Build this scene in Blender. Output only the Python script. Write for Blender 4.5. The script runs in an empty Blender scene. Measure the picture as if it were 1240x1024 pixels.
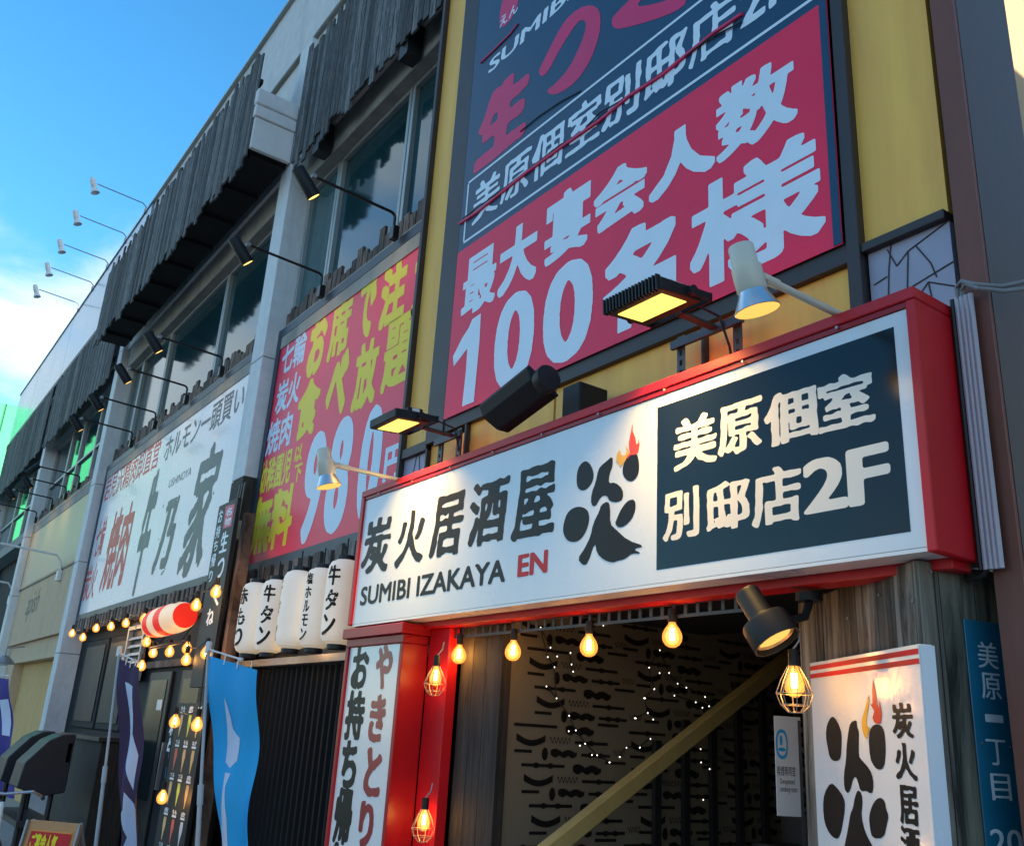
import bpy, math, random
import numpy as np
from mathutils import Vector, Matrix
from mathutils.geometry import tessellate_polygon, delaunay_2d_cdt
random.seed(7); rng = np.random.RandomState(5)
S = bpy.context.scene; C = S.collection
R = math.radians
# ------------------------------------------------------------------ camera, sky, sun, exposure
EYE = Vector((0, 0, 1.6)); FPX = 1118.4
FWD = Vector((-0.77599693, 0.54102905, 0.3242165)); RIGHT = Vector((0.58702523, 0.80752573, 0.05747672)); DOWN = Vector((-0.2307166, 0.23492503, -0.94423519))
cam = bpy.data.cameras.new('camera'); cam.sensor_width = 36; cam.sensor_fit = 'HORIZONTAL'; cam.lens = FPX / 1240 * 36
cam.clip_start = 0.05; cam.clip_end = 2000
co = bpy.data.objects.new('camera', cam); C.objects.link(co); S.camera = co
mm = Matrix((RIGHT, -DOWN, -FWD)).transposed().to_4x4(); mm.translation = EYE; co.matrix_world = mm
SUN_EL, SUN_AZ = 5, 60      # degrees; azimuth measured clockwise from +Y (beyond the right end, behind the facade)
W = bpy.data.worlds.new('World'); S.world = W; W.use_nodes = True
nt = W.node_tree; nt.nodes.clear()
def N(nt, t, **k):
    n = nt.nodes.new(t)
    for a, b in k.items():
        if a in n.bl_rna.properties: setattr(n, a, b)
        else: n.inputs[a].default_value = b
    return n
sky = N(nt, 'ShaderNodeTexSky', sky_type='NISHITA', sun_disc=False, sun_elevation=R(SUN_EL), sun_rotation=R(SUN_AZ), altitude=100, air_density=1.0, dust_density=0.5, ozone_density=2.6)
hs = N(nt, 'ShaderNodeHueSaturation', Saturation=1.2, Value=.74)
nt.links.new(sky.outputs[0], hs.inputs['Color'])
tc = N(nt, 'ShaderNodeTexCoord'); sep = N(nt, 'ShaderNodeSeparateXYZ'); nt.links.new(tc.outputs['Generated'], sep.inputs[0])
# cloud sheet: project the direction onto a flat layer so clouds flatten towards the horizon
zc = N(nt, 'ShaderNodeMath', operation='MAXIMUM'); zc.inputs[1].default_value = 0.02; nt.links.new(sep.outputs['Z'], zc.inputs[0])
za = N(nt, 'ShaderNodeMath', operation='ADD'); za.inputs[1].default_value = 0.22; nt.links.new(zc.outputs[0], za.inputs[0])
dx = N(nt, 'ShaderNodeMath', operation='DIVIDE'); dy = N(nt, 'ShaderNodeMath', operation='DIVIDE')
nt.links.new(sep.outputs['X'], dx.inputs[0]); nt.links.new(za.outputs[0], dx.inputs[1]); nt.links.new(sep.outputs['Y'], dy.inputs[0]); nt.links.new(za.outputs[0], dy.inputs[1])
cmb = N(nt, 'ShaderNodeCombineXYZ'); nt.links.new(dx.outputs[0], cmb.inputs[0]); nt.links.new(dy.outputs[0], cmb.inputs[1]); cmb.inputs[2].default_value = 16.44
n1 = N(nt, 'ShaderNodeTexNoise', Scale=2.4, Detail=10.0, Roughness=0.60, Distortion=0.35); nt.links.new(cmb.outputs[0], n1.inputs['Vector'])
n2 = N(nt, 'ShaderNodeTexNoise', Scale=0.9, Detail=3.0, Roughness=0.5); nt.links.new(cmb.outputs[0], n2.inputs['Vector'])
mul = N(nt, 'ShaderNodeMath', operation='MULTIPLY'); nt.links.new(n1.outputs['Fac'], mul.inputs[0]); nt.links.new(n2.outputs['Fac'], mul.inputs[1])
# more cloud low down than overhead
hz = N(nt, 'ShaderNodeMapRange', **{'From Min': 0.15, 'From Max': 0.62, 'To Min': 0.105, 'To Max': -0.035}); nt.links.new(sep.outputs['Z'], hz.inputs['Value'])
ad = N(nt, 'ShaderNodeMath', operation='ADD'); nt.links.new(mul.outputs[0], ad.inputs[0]); nt.links.new(hz.outputs[0], ad.inputs[1])
cr = N(nt, 'ShaderNodeMapRange', interpolation_type='SMOOTHSTEP', **{'From Min': 0.225, 'From Max': 0.42, 'To Min': 0.0, 'To Max': 0.95}); nt.links.new(ad.outputs[0], cr.inputs['Value'])
cc = N(nt, 'ShaderNodeMixRGB'); nt.links.new(cr.outputs[0], cc.inputs[0]); nt.links.new(hs.outputs[0], cc.inputs[1]); cc.inputs[2].default_value = (1.25, 1.38, 1.42, 1)
bg = N(nt, 'ShaderNodeBackground', Strength=0.15); wo = N(nt, 'ShaderNodeOutputWorld')
nt.links.new(cc.outputs[0], bg.inputs[0]); nt.links.new(bg.outputs[0], wo.inputs[0])
sun = bpy.data.lights.new('sun', 'SUN'); sun.energy = 2.0; sun.angle = R(0.6); sun.color = (1, .82, .62)
so = bpy.data.objects.new('sun', sun); C.objects.link(so)
sd = Vector((math.sin(R(SUN_AZ)) * math.cos(R(SUN_EL)), math.cos(R(SUN_AZ)) * math.cos(R(SUN_EL)), math.sin(R(SUN_EL))))
so.rotation_euler = sd.to_track_quat('Z', 'Y').to_euler()
S.view_settings.view_transform = 'Standard'; S.view_settings.look = 'None'; S.view_settings.gamma = 1; S.view_settings.exposure = 2.58
S.view_settings.use_curve_mapping = False
S.render.engine = 'CYCLES'; S.cycles.max_bounces = 8; S.cycles.use_denoising = True
S.cycles.sample_clamp_indirect = 4
LG = 0.10                     # lamp gain
# ------------------------------------------------------------------ helpers
H = 1.6
class Face:
    """a vertical plane: origin (x,y), heading angle; local coordinates s (along), z (height), o (out towards the street)"""
    def __init__(f, x, y, a=0.0):
        f.p = Vector((x, y, 0)); f.a = R(a); f.d = Vector((math.cos(f.a), math.sin(f.a), 0)); f.n = Vector((math.sin(f.a), -math.cos(f.a), 0))
    def at(f, u, v):
        r = RIGHT * ((u - 620) / FPX) + DOWN * ((v - 512) / FPX) + FWD
        t = (f.p - EYE).dot(f.n) / r.dot(f.n); q = EYE + r * t
        return (q - f.p).dot(f.d), q.z
    def w(f, s, z, o=0.0):
        q = f.p + f.d * s + f.n * o; return Vector((q.x, q.y, z))
def wall(y): return Face(0, y, 0)
class MB:
    def __init__(s): s.v = []; s.f = []
    def add(s, vs, fs):
        k = len(s.v); s.v += [Vector(v) for v in vs]; s.f += [tuple(i + k for i in f) for f in fs]; return s
    def box(s, x0, x1, y0, y1, z0, z1):
        x0, x1 = sorted((x0, x1)); y0, y1 = sorted((y0, y1)); z0, z1 = sorted((z0, z1))
        return s.add([(x0,y0,z0),(x1,y0,z0),(x1,y1,z0),(x0,y1,z0),(x0,y0,z1),(x1,y0,z1),(x1,y1,z1),(x0,y1,z1)],
                     [(0,3,2,1),(4,5,6,7),(0,1,5,4),(1,2,6,5),(2,3,7,6),(3,0,4,7)])
    def fbox(s, f, s0, s1, z0, z1, o0, o1):
        s0, s1 = sorted((s0, s1)); z0, z1 = sorted((z0, z1)); o0, o1 = sorted((o0, o1), reverse=True)
        P = [f.w(a, z, o) for z in (z0, z1) for (a, o) in ((s0, o0), (s1, o0), (s1, o1), (s0, o1))]
        return s.add(P, [(0,3,2,1),(4,5,6,7),(0,1,5,4),(1,2,6,5),(2,3,7,6),(3,0,4,7)])
    def obox(s, c, ax, ay, az, hx, hy, hz):
        c = Vector(c); P = []
        for k in (-1, 1):
            for (i, j) in ((-1,-1),(1,-1),(1,1),(-1,1)): P.append(c + ax*hx*i + ay*hy*j + az*hz*k)
        return s.add(P, [(0,3,2,1),(4,5,6,7),(0,1,5,4),(1,2,6,5),(2,3,7,6),(3,0,4,7)])
    def tube(s, pts, r, n=8, cap=True):
        pts = [Vector(p) for p in pts]; k0 = len(s.v); rs = r if isinstance(r, (list, tuple)) else [r]*len(pts)
        ref = None
        for i, p in enumerate(pts):
            t = (pts[min(i+1, len(pts)-1)] - pts[max(i-1, 0)]).normalized()
            if ref is None: ref = t.orthogonal().normalized()
            ref = (ref - t * ref.dot(t)).normalized(); b = t.cross(ref)
            for j in range(n):
                a = 2*math.pi*j/n; s.v.append(p + (ref*math.cos(a) + b*math.sin(a))*rs[i])
        for i in range(len(pts)-1):
            for j in range(n):
                a = k0+i*n+j; b2 = k0+i*n+(j+1)%n; s.f.append((a, b2, b2+n, a+n))
        if cap: s.f.append(tuple(k0+j for j in reversed(range(n)))); s.f.append(tuple(k0+(len(pts)-1)*n+j for j in range(n)))
        return s
    def lathe(s, prof, base=(0,0,0), axis=(0,0,1), n=16):
        """prof: list of (radius, height along axis)"""
        ax = Vector(axis).normalized(); e = ax.orthogonal().normalized(); g = ax.cross(e); b = Vector(base); k0 = len(s.v)
        for r, h in prof:
            for j in range(n):
                a = 2*math.pi*j/n; s.v.append(b + ax*h + (e*math.cos(a)+g*math.sin(a))*max(r, 1e-5))
        for i in range(len(prof)-1):
            for j in range(n):
                a = k0+i*n+j; c2 = k0+i*n+(j+1)%n; s.f.append((a, c2, c2+n, a+n))
        return s
    def prism(s, pts, vec):
        """extrude polygon (list of 3D points) by vec"""
        n = len(pts); vec = Vector(vec); P = [Vector(p) for p in pts]
        return s.add(P + [p+vec for p in P], [tuple(range(n)), tuple(reversed(range(n, 2*n)))] + [(i, i+n, (i+1)%n+n, (i+1)%n) for i in range(n)])
    def build(s, name, m, parent=None, smooth=False, bevel=0, rel=True):
        me = bpy.data.meshes.new(name); off = wloc(parent) if (parent and rel) else Vector((0,0,0))
        me.from_pydata([v - off for v in s.v], [], s.f); me.validate(); me.update()
        import bmesh
        bm = bmesh.new(); bm.from_mesh(me); bmesh.ops.recalc_face_normals(bm, faces=bm.faces)
        if bevel: bmesh.ops.bevel(bm, geom=[e for e in bm.edges], offset=bevel, segments=1, affect='EDGES')
        bm.to_mesh(me); bm.free()
        if smooth:
            me.polygons.foreach_set('use_smooth', [True]*len(me.polygons)); me.set_sharp_from_angle(angle=R(38))
        if m: me.materials.append(m)
        o = bpy.data.objects.new(name, me); C.objects.link(o)
        if parent: o.parent = parent
        return o
def wloc(o):
    v = Vector((0,0,0))
    while o: v = v + o.location; o = o.parent
    return v
def thing(name, label, cat, loc=(0,0,0), group=None):
    o = bpy.data.objects.new(name, None); C.objects.link(o); o.location = loc; o.empty_display_size = .1
    o['label'] = label; o['category'] = cat
    if group: o['group'] = group
    return o
def tag(o, label, cat, group=None):
    o['label'] = label; o['category'] = cat
    if group: o['group'] = group
    return o
def struct(o): o['kind'] = 'structure'; return o
def copy_tree(o, parent=None, loc=None, label=None):
    c = o.copy(); C.objects.link(c); c.parent = parent
    if loc is not None: c.location = loc
    if label: c['label'] = label
    for ch in list(KIDS.get(o.name, [])) or list(o.children): copy_tree(ch, c)
    return c
KIDS = {}
# ------------------------------------------------------------------ materials
def mat(name, col, rough=.6, metal=0, var=.12, scale=4, bump=0.0, stretch=(1,1,1), spec=.5, emit=None, es=0, col2=None, dirt=0, coat=0, alpha=1, trans=0):
    m = bpy.data.materials.new(name); m.use_nodes = True; t = m.node_tree; b = t.nodes['Principled BSDF']
    b.inputs['Roughness'].default_value = rough; b.inputs['Metallic'].default_value = metal; b.inputs['Specular IOR Level'].default_value = spec
    b.inputs['Coat Weight'].default_value = coat; b.inputs['Coat Roughness'].default_value = .06
    c1 = [max(0, c*(1-var)) for c in col]+[1]; c2 = [min(1, c*(1+var)) for c in col]+[1]
    if col2: c2 = list(col2)+[1]; c1 = list(col)+[1]
    tcn = N(t, 'ShaderNodeTexCoord'); oi = N(t, 'ShaderNodeObjectInfo'); geo = N(t, 'ShaderNodeNewGeometry')
    va = N(t, 'ShaderNodeVectorMath', operation='MULTIPLY_ADD'); va.inputs[1].default_value = stretch
    rv = N(t, 'ShaderNodeVectorMath', operation='SCALE'); rv.inputs[0].default_value = (37, 91, 53); t.links.new(oi.outputs['Random'], rv.inputs['Scale'])
    t.links.new(tcn.outputs['Object'], va.inputs[0]); t.links.new(rv.outputs[0], va.inputs[2])
    no = N(t, 'ShaderNodeTexNoise', Scale=scale, Detail=6.0, Roughness=.6); t.links.new(va.outputs[0], no.inputs['Vector'])
    r = N(t, 'ShaderNodeMapRange', **{'From Min': .32, 'From Max': .68}); t.links.new(no.outputs['Fac'], r.inputs['Value'])
    mx = N(t, 'ShaderNodeMixRGB'); t.links.new(r.outputs[0], mx.inputs[0]); mx.inputs[1].default_value = c1; mx.inputs[2].default_value = c2
    last = mx.outputs[0]
    if dirt:
        dn = N(t, 'ShaderNodeTexNoise', Scale=1.7, Detail=8.0, Roughness=.7); dv = N(t, 'ShaderNodeVectorMath', operation='MULTIPLY'); dv.inputs[1].default_value = (1.6, 1.6, .25)
        t.links.new(geo.outputs['Position'], dv.inputs[0]); t.links.new(dv.outputs[0], dn.inputs['Vector'])
        dr = N(t, 'ShaderNodeMapRange', **{'From Min': .5, 'From Max': .78, 'To Max': dirt}); t.links.new(dn.outputs['Fac'], dr.inputs['Value'])
        dm = N(t, 'ShaderNodeMixRGB'); t.links.new(dr.outputs[0], dm.inputs[0]); t.links.new(last, dm.inputs[1]); dm.inputs[2].default_value = (.09, .08, .065, 1); last = dm.outputs[0]
    t.links.new(last, b.inputs['Base Color'])
    rr = N(t, 'ShaderNodeMapRange', **{'To Min': max(0.02, rough-.07), 'To Max': min(1, rough+.09)}); t.links.new(no.outputs['Fac'], rr.inputs['Value']); t.links.new(rr.outputs[0], b.inputs['Roughness'])
    if bump:
        bp = N(t, 'ShaderNodeBump', Strength=min(1, bump), Distance=.01); t.links.new(no.outputs['Fac'], bp.inputs['Height']); t.links.new(bp.outputs[0], b.inputs['Normal'])
    if emit: b.inputs['Emission Color'].default_value = list(emit)+[1]; b.inputs['Emission Strength'].default_value = es
    if trans: b.inputs['Transmission Weight'].default_value = trans
    return m
def wood(name, ca, cb, scale=3, rough=.75, bump=.5, st=(12, 12, .9)):
    m = mat(name, ca, rough, var=.1, scale=1); t = m.node_tree; b = t.nodes['Principled BSDF']
    tcn = N(t, 'ShaderNodeTexCoord'); oi = N(t, 'ShaderNodeObjectInfo'); va = N(t, 'ShaderNodeVectorMath', operation='MULTIPLY_ADD'); va.inputs[1].default_value = st
    rv = N(t, 'ShaderNodeVectorMath', operation='SCALE'); rv.inputs[0].default_value = (37, 91, 53); t.links.new(oi.outputs['Random'], rv.inputs['Scale'])
    t.links.new(tcn.outputs['Object'], va.inputs[0]); t.links.new(rv.outputs[0], va.inputs[2])
    no = N(t, 'ShaderNodeTexNoise', Scale=scale, Detail=8.0, Roughness=.65, Distortion=.6); t.links.new(va.outputs[0], no.inputs['Vector'])
    n3 = N(t, 'ShaderNodeTexNoise', Scale=.5, Detail=3.0); t.links.new(va.outputs[0], n3.inputs['Vector'])
    r = N(t, 'ShaderNodeMapRange', **{'From Min': .36, 'From Max': .64}); t.links.new(no.outputs['Fac'], r.inputs['Value'])
    mx = N(t, 'ShaderNodeMixRGB'); t.links.new(r.outputs[0], mx.inputs[0]); mx.inputs[1].default_value = list(ca)+[1]; mx.inputs[2].default_value = list(cb)+[1]
    br = N(t, 'ShaderNodeMath', operation='MULTIPLY_ADD'); br.inputs[1].default_value = 1.2; br.inputs[2].default_value = .4; t.links.new(oi.outputs['Random'], br.inputs[0])
    hv = N(t, 'ShaderNodeHueSaturation'); t.links.new(mx.outputs[0], hv.inputs['Color']); t.links.new(br.outputs[0], hv.inputs['Value'])
    t.links.new(hv.outputs[0], b.inputs['Base Color'])
    bp = N(t, 'ShaderNodeBump', Strength=bump, Distance=.006); t.links.new(no.outputs['Fac'], bp.inputs['Height']); t.links.new(bp.outputs[0], b.inputs['Normal'])
    return m
def emis(name, col, st):
    m = bpy.data.materials.new(name); m.use_nodes = True; t = m.node_tree; t.nodes.clear()
    e = N(t, 'ShaderNodeEmission', Strength=st); e.inputs[0].default_value = list(col)+[1]; o = N(t, 'ShaderNodeOutputMaterial'); t.links.new(e.outputs[0], o.inputs[0]); return m
def bulb_glass():
    m = bpy.data.materials.new('bulb_glass'); m.use_nodes = True; t = m.node_tree; t.nodes.clear()
    e = N(t, 'ShaderNodeEmission', Strength=BULB_GLOW); e.inputs[0].default_value = (1, .36, .06, 1)
    tr = N(t, 'ShaderNodeBsdfTransparent'); gl = N(t, 'ShaderNodeBsdfGlossy', Roughness=.05); tr.inputs[0].default_value = (1, .8, .5, 1)
    a = N(t, 'ShaderNodeAddShader'); t.links.new(tr.outputs[0], a.inputs[0]); t.links.new(e.outputs[0], a.inputs[1])
    mx = N(t, 'ShaderNodeMixShader'); mx.inputs[0].default_value = .06; t.links.new(a.outputs[0], mx.inputs[1]); t.links.new(gl.outputs[0], mx.inputs[2])
    o = N(t, 'ShaderNodeOutputMaterial'); t.links.new(mx.outputs[0], o.inputs[0]); return m
BULB_GLOW = .15
M = {}
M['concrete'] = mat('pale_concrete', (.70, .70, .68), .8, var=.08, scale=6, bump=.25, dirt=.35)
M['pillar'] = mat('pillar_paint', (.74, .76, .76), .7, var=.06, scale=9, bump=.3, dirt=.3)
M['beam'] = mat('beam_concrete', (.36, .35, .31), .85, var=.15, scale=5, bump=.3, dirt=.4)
M['plank'] = wood('weathered_plank', (.02, .022, .024), (.19, .195, .19), st=(2.2, 1, 3.2), rough=.85)
M['slat'] = wood('dark_brown_slat', (.03, .02, .015), (.22, .14, .10), st=(1.3, 1, .8))
M['tab'] = wood('grey_slat', (.04, .04, .04), (.17, .16, .15), st=(1.3, 1, .4))
M['charred'] = wood('charred_board', (.012, .011, .010), (.045, .038, .03))
M['oldwood'] = wood('weathered_board', (.014, .013, .012), (.26, .23, .18), scale=2.4, bump=1.0, st=(9, 9, .6))
M['green_wood'] = wood('mossy_board', (.016, .02, .016), (.28, .27, .20), scale=1.8, bump=1.0, st=(8, 8, .8))
M['soffit'] = mat('dark_soffit', (.012, .012, .012), .8)
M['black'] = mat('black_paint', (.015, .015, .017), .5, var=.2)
M['blacksat'] = mat('black_satin_metal', (.02, .021, .024), .35, var=.2, metal=.3)
M['shutter'] = mat('black_shutter', (.007, .008, .010), .7, var=.2, spec=.2)
M['darkgrey'] = mat('dark_grey_paint', (.020, .024, .030), .65, var=.1, scale=3, spec=.15)
M['board_dark'] = mat('dark_board', (.018, .02, .024), .5, spec=.25)
M['frame_al'] = mat('aluminium_frame', (.38, .40, .38), .4, metal=.3, var=.08)
M['signframe'] = mat('sign_frame', (.03, .045, .07), .45, var=.1)
M['white_sign'] = mat('white_sign_film', (.74, .78, .82), .25, var=.02, scale=1.5, coat=.2, dirt=.08)
M['ush_sign'] = mat('pale_sign_film', (.66, .72, .79), .25, var=.02, scale=1.2, coat=.2, dirt=.06)
M['white_vs'] = mat('white_acrylic', (.80, .80, .80), .25, var=.015, scale=2, coat=.25)
M['sign_black'] = mat('black_sign_film', (.006, .010, .016), .12, var=.1, scale=2, spec=.3)
M['ink'] = mat('black_ink', (.012, .011, .011), .4, var=.1, spec=.22)
M['ink_grey'] = mat('grey_ink', (.075, .10, .12), .4, var=.06, spec=.25)
M['ink_red'] = mat('red_ink', (.60, .015, .025), .4, var=.06, spec=.25)
M['ink_crimson'] = mat('crimson_letter', (.30, .02, .028), .3, var=.06)
M['red_banner'] = mat('red_banner_film', (.92, .03, .09), .35, var=.05, scale=1.3, spec=.3, bump=.03)
M['ban_red'] = mat('red_vinyl', (.92, .03, .095), .4, var=.06, scale=1.3, spec=.25, bump=.06)
M['ban_blue'] = mat('navy_vinyl', (.010, .055, .12), .36, var=.12, scale=1.6, spec=.35, bump=.08)
M['ban_pink'] = mat('pink_print', (.72, .03, .14), .4, var=.05, spec=.3)
M['ban_white'] = mat('pale_print', (.74, .86, .96), .4, var=.03)
M['ban_white2'] = mat('white_print', (.60, .78, .94), .4, var=.03)
M['yellow_print'] = mat('yellow_print', (.85, .70, .01), .4, var=.04, spec=.3)
M['cream_letter'] = mat('cream_letter', (.78, .74, .66), .3, var=.02)
M['red_metal'] = mat('red_metal', (.55, .008, .014), .38, var=.08, scale=3, spec=.35)
M['red_dark'] = mat('red_metal_side', (.34, .006, .012), .34, var=.1, scale=2, spec=.35)
M['yellow_panel'] = mat('yellow_wall_panel', (1.0, .50, .09), .55, var=.13, scale=2.5, stretch=(3, 3, .35), bump=.12, dirt=.18)
M['cracked'] = mat('lilac_cracked_panel', (.36, .36, .46), .5, var=.08, scale=4)
M['crack'] = mat('crack_line', (.06, .055, .06), .8)
M['brown_metal'] = mat('brown_metal', (.085, .045, .032), .5, var=.3, scale=4, bump=.2)
M['rust'] = mat('rusty_brown_steel', (.17, .055, .035), .55, var=.35, scale=3.5, stretch=(1,1,.3), bump=.4)
M['darksteel'] = mat('dark_brown_steel', (.05, .034, .032), .5, var=.4, scale=2.5, stretch=(1,1,.4), bump=.3)
M['trim_dark'] = mat('dark_trim', (.035, .025, .025), .5, var=.2)
M['tan'] = mat('tan_wall', (.62, .45, .28), .8, var=.07, scale=5, bump=.2, dirt=.2)
M['tan_film'] = mat('tan_glossy_film', (.66, .54, .36), .4, var=.03, scale=1, spec=.08)
M['door_glass'] = mat('dark_door_glass', (.012, .02, .022), .2, spec=.08)
M['yellow_wall'] = mat('ochre_wall', (.62, .39, .15), .8, var=.08, scale=6, bump=.2)
M['cream'] = mat('cream_wall', (.42, .31, .18), .8, var=.05, scale=3)
M['ivory'] = mat('ivory_enamel', (.66, .64, .54), .35, var=.05, coat=.2)
M['white_en'] = mat('white_enamel', (.78, .78, .76), .4, var=.04)
M['chrome'] = mat('chromed_reflector', (.62, .62, .62), .32, metal=1, var=.03)
M['galv'] = mat('galvanised_steel', (.30, .31, .33), .45, metal=.7, var=.15, scale=12)
M['slotted'] = mat('slotted_steel', (.07, .075, .08), .45, metal=.5, var=.2, scale=10)
M['housing'] = mat('lamp_housing', (.012, .014, .017), .5, var=.15, scale=10, spec=.3)
M['cable_grey'] = mat('grey_cable', (.20, .21, .22), .5)
M['conduit'] = mat('pale_conduit', (.46, .43, .47), .45, var=.06)
M['cable'] = mat('black_cable', (.012, .012, .012), .6)
M['cage'] = mat('brass_wire', (.42, .34, .24), .35, metal=.6)
M['glass_dark'] = mat('window_glass', (.012, .045, .052), .03, var=.25, scale=.5, spec=.7, coat=.35)
M['glass_teal'] = mat('curtained_glass', (.045, .11, .115), .05, var=.2, scale=1.2, stretch=(6,6,.2), spec=.8, coat=.8)
M['paper'] = mat('lantern_paper', (.80, .78, .74), .6, var=.03, scale=8, emit=(1, .72, .42), es=.05)
M['redpaper'] = mat('red_lantern_paper', (.70, .02, .015), .5, var=.05, emit=(1, .03, .01), es=.10)
M['creampaper'] = mat('cream_lantern_paper', (.80, .68, .52), .5, var=.04, emit=(1, .6, .3), es=.10)
M['blue_plate'] = mat('blue_enamel_plate', (.008, .13, .22), .35, var=.08, scale=6, coat=.2)
M['plate_white'] = mat('plate_white', (.62, .68, .72), .4, var=.08, scale=30)
M['blue_flag'] = mat('blue_cloth', (.015, .36, .72), .7, var=.06, scale=2)
M['purple_flag'] = mat('purple_cloth', (.060, .028, .075), .75, var=.08, scale=2)
M['flag_print'] = mat('flag_white_print', (.60, .64, .78), .7, var=.03)
M['navy_flag'] = mat('violet_cloth', (.05, .03, .22), .75)
M['green'] = mat('green_building_sheet', (.035, .52, .24), .5, var=.07, scale=.6, coat=.1)
M['green_line'] = mat('green_joint', (.015, .20, .11), .7)
M['fascia'] = mat('blue_grey_fascia', (.25, .36, .46), .25, var=.06, scale=.8, coat=.3)
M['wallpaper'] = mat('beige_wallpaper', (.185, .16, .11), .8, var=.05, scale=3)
M['handrail'] = mat('olive_timber_rail', (.40, .32, .12), .45, var=.1, scale=6, coat=.2)
M['stair'] = mat('stair_grey', (.08, .08, .08), .8)
M['orange'] = mat('orange_print', (.75, .26, .03), .4); M['flame_red'] = mat('flame_red', (.70, .05, .02), .4); M['flame_yel'] = mat('flame_yellow', (.78, .42, .03), .4)
M['bench'] = mat('dark_cabinet', (.022, .024, .030), .5, var=.12, scale=4, spec=.25); M['bench_side'] = mat('dark_brown_side', (.02, .016, .014), .5)
M['asphalt'] = mat('asphalt', (.07, .07, .072), .9, var=.2, scale=40, bump=.4)
M['paving'] = mat('paving', (.32, .315, .30), .85, var=.12, scale=12, bump=.3)
M['pole'] = mat('pale_plastic_pole', (.36, .40, .42), .4)
M['skew1'] = mat('food_tan', (.75, .52, .22), .6); M['skew2'] = mat('food_green', (.35, .55, .10), .6); M['skew3'] = mat('food_red', (.65, .14, .10), .6)
M['fil'] = emis('filament', (1, .66, .22), 9)
M['led'] = emis('led_panel', (1, .66, .12), .36)
M['lens'] = emis('warm_lens', (1, .58, .14), .5)
M['lens_soft'] = emis('soft_warm_lens', (1, .55, .12), .22)
M['fairy'] = emis('fairy_light', (1, .95, .8), .5)
for g_ in ('glass_dark', 'glass_teal'):      # reflections tinted blue in the material, so mirrored pale clouds turn blue
    bs_ = M[g_].node_tree.nodes['Principled BSDF']; bs_.inputs['Specular Tint'].default_value = (.30, .72, 1, 1); bs_.inputs['Coat Weight'].default_value = .12
M['bglass'] = bulb_glass()
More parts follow.
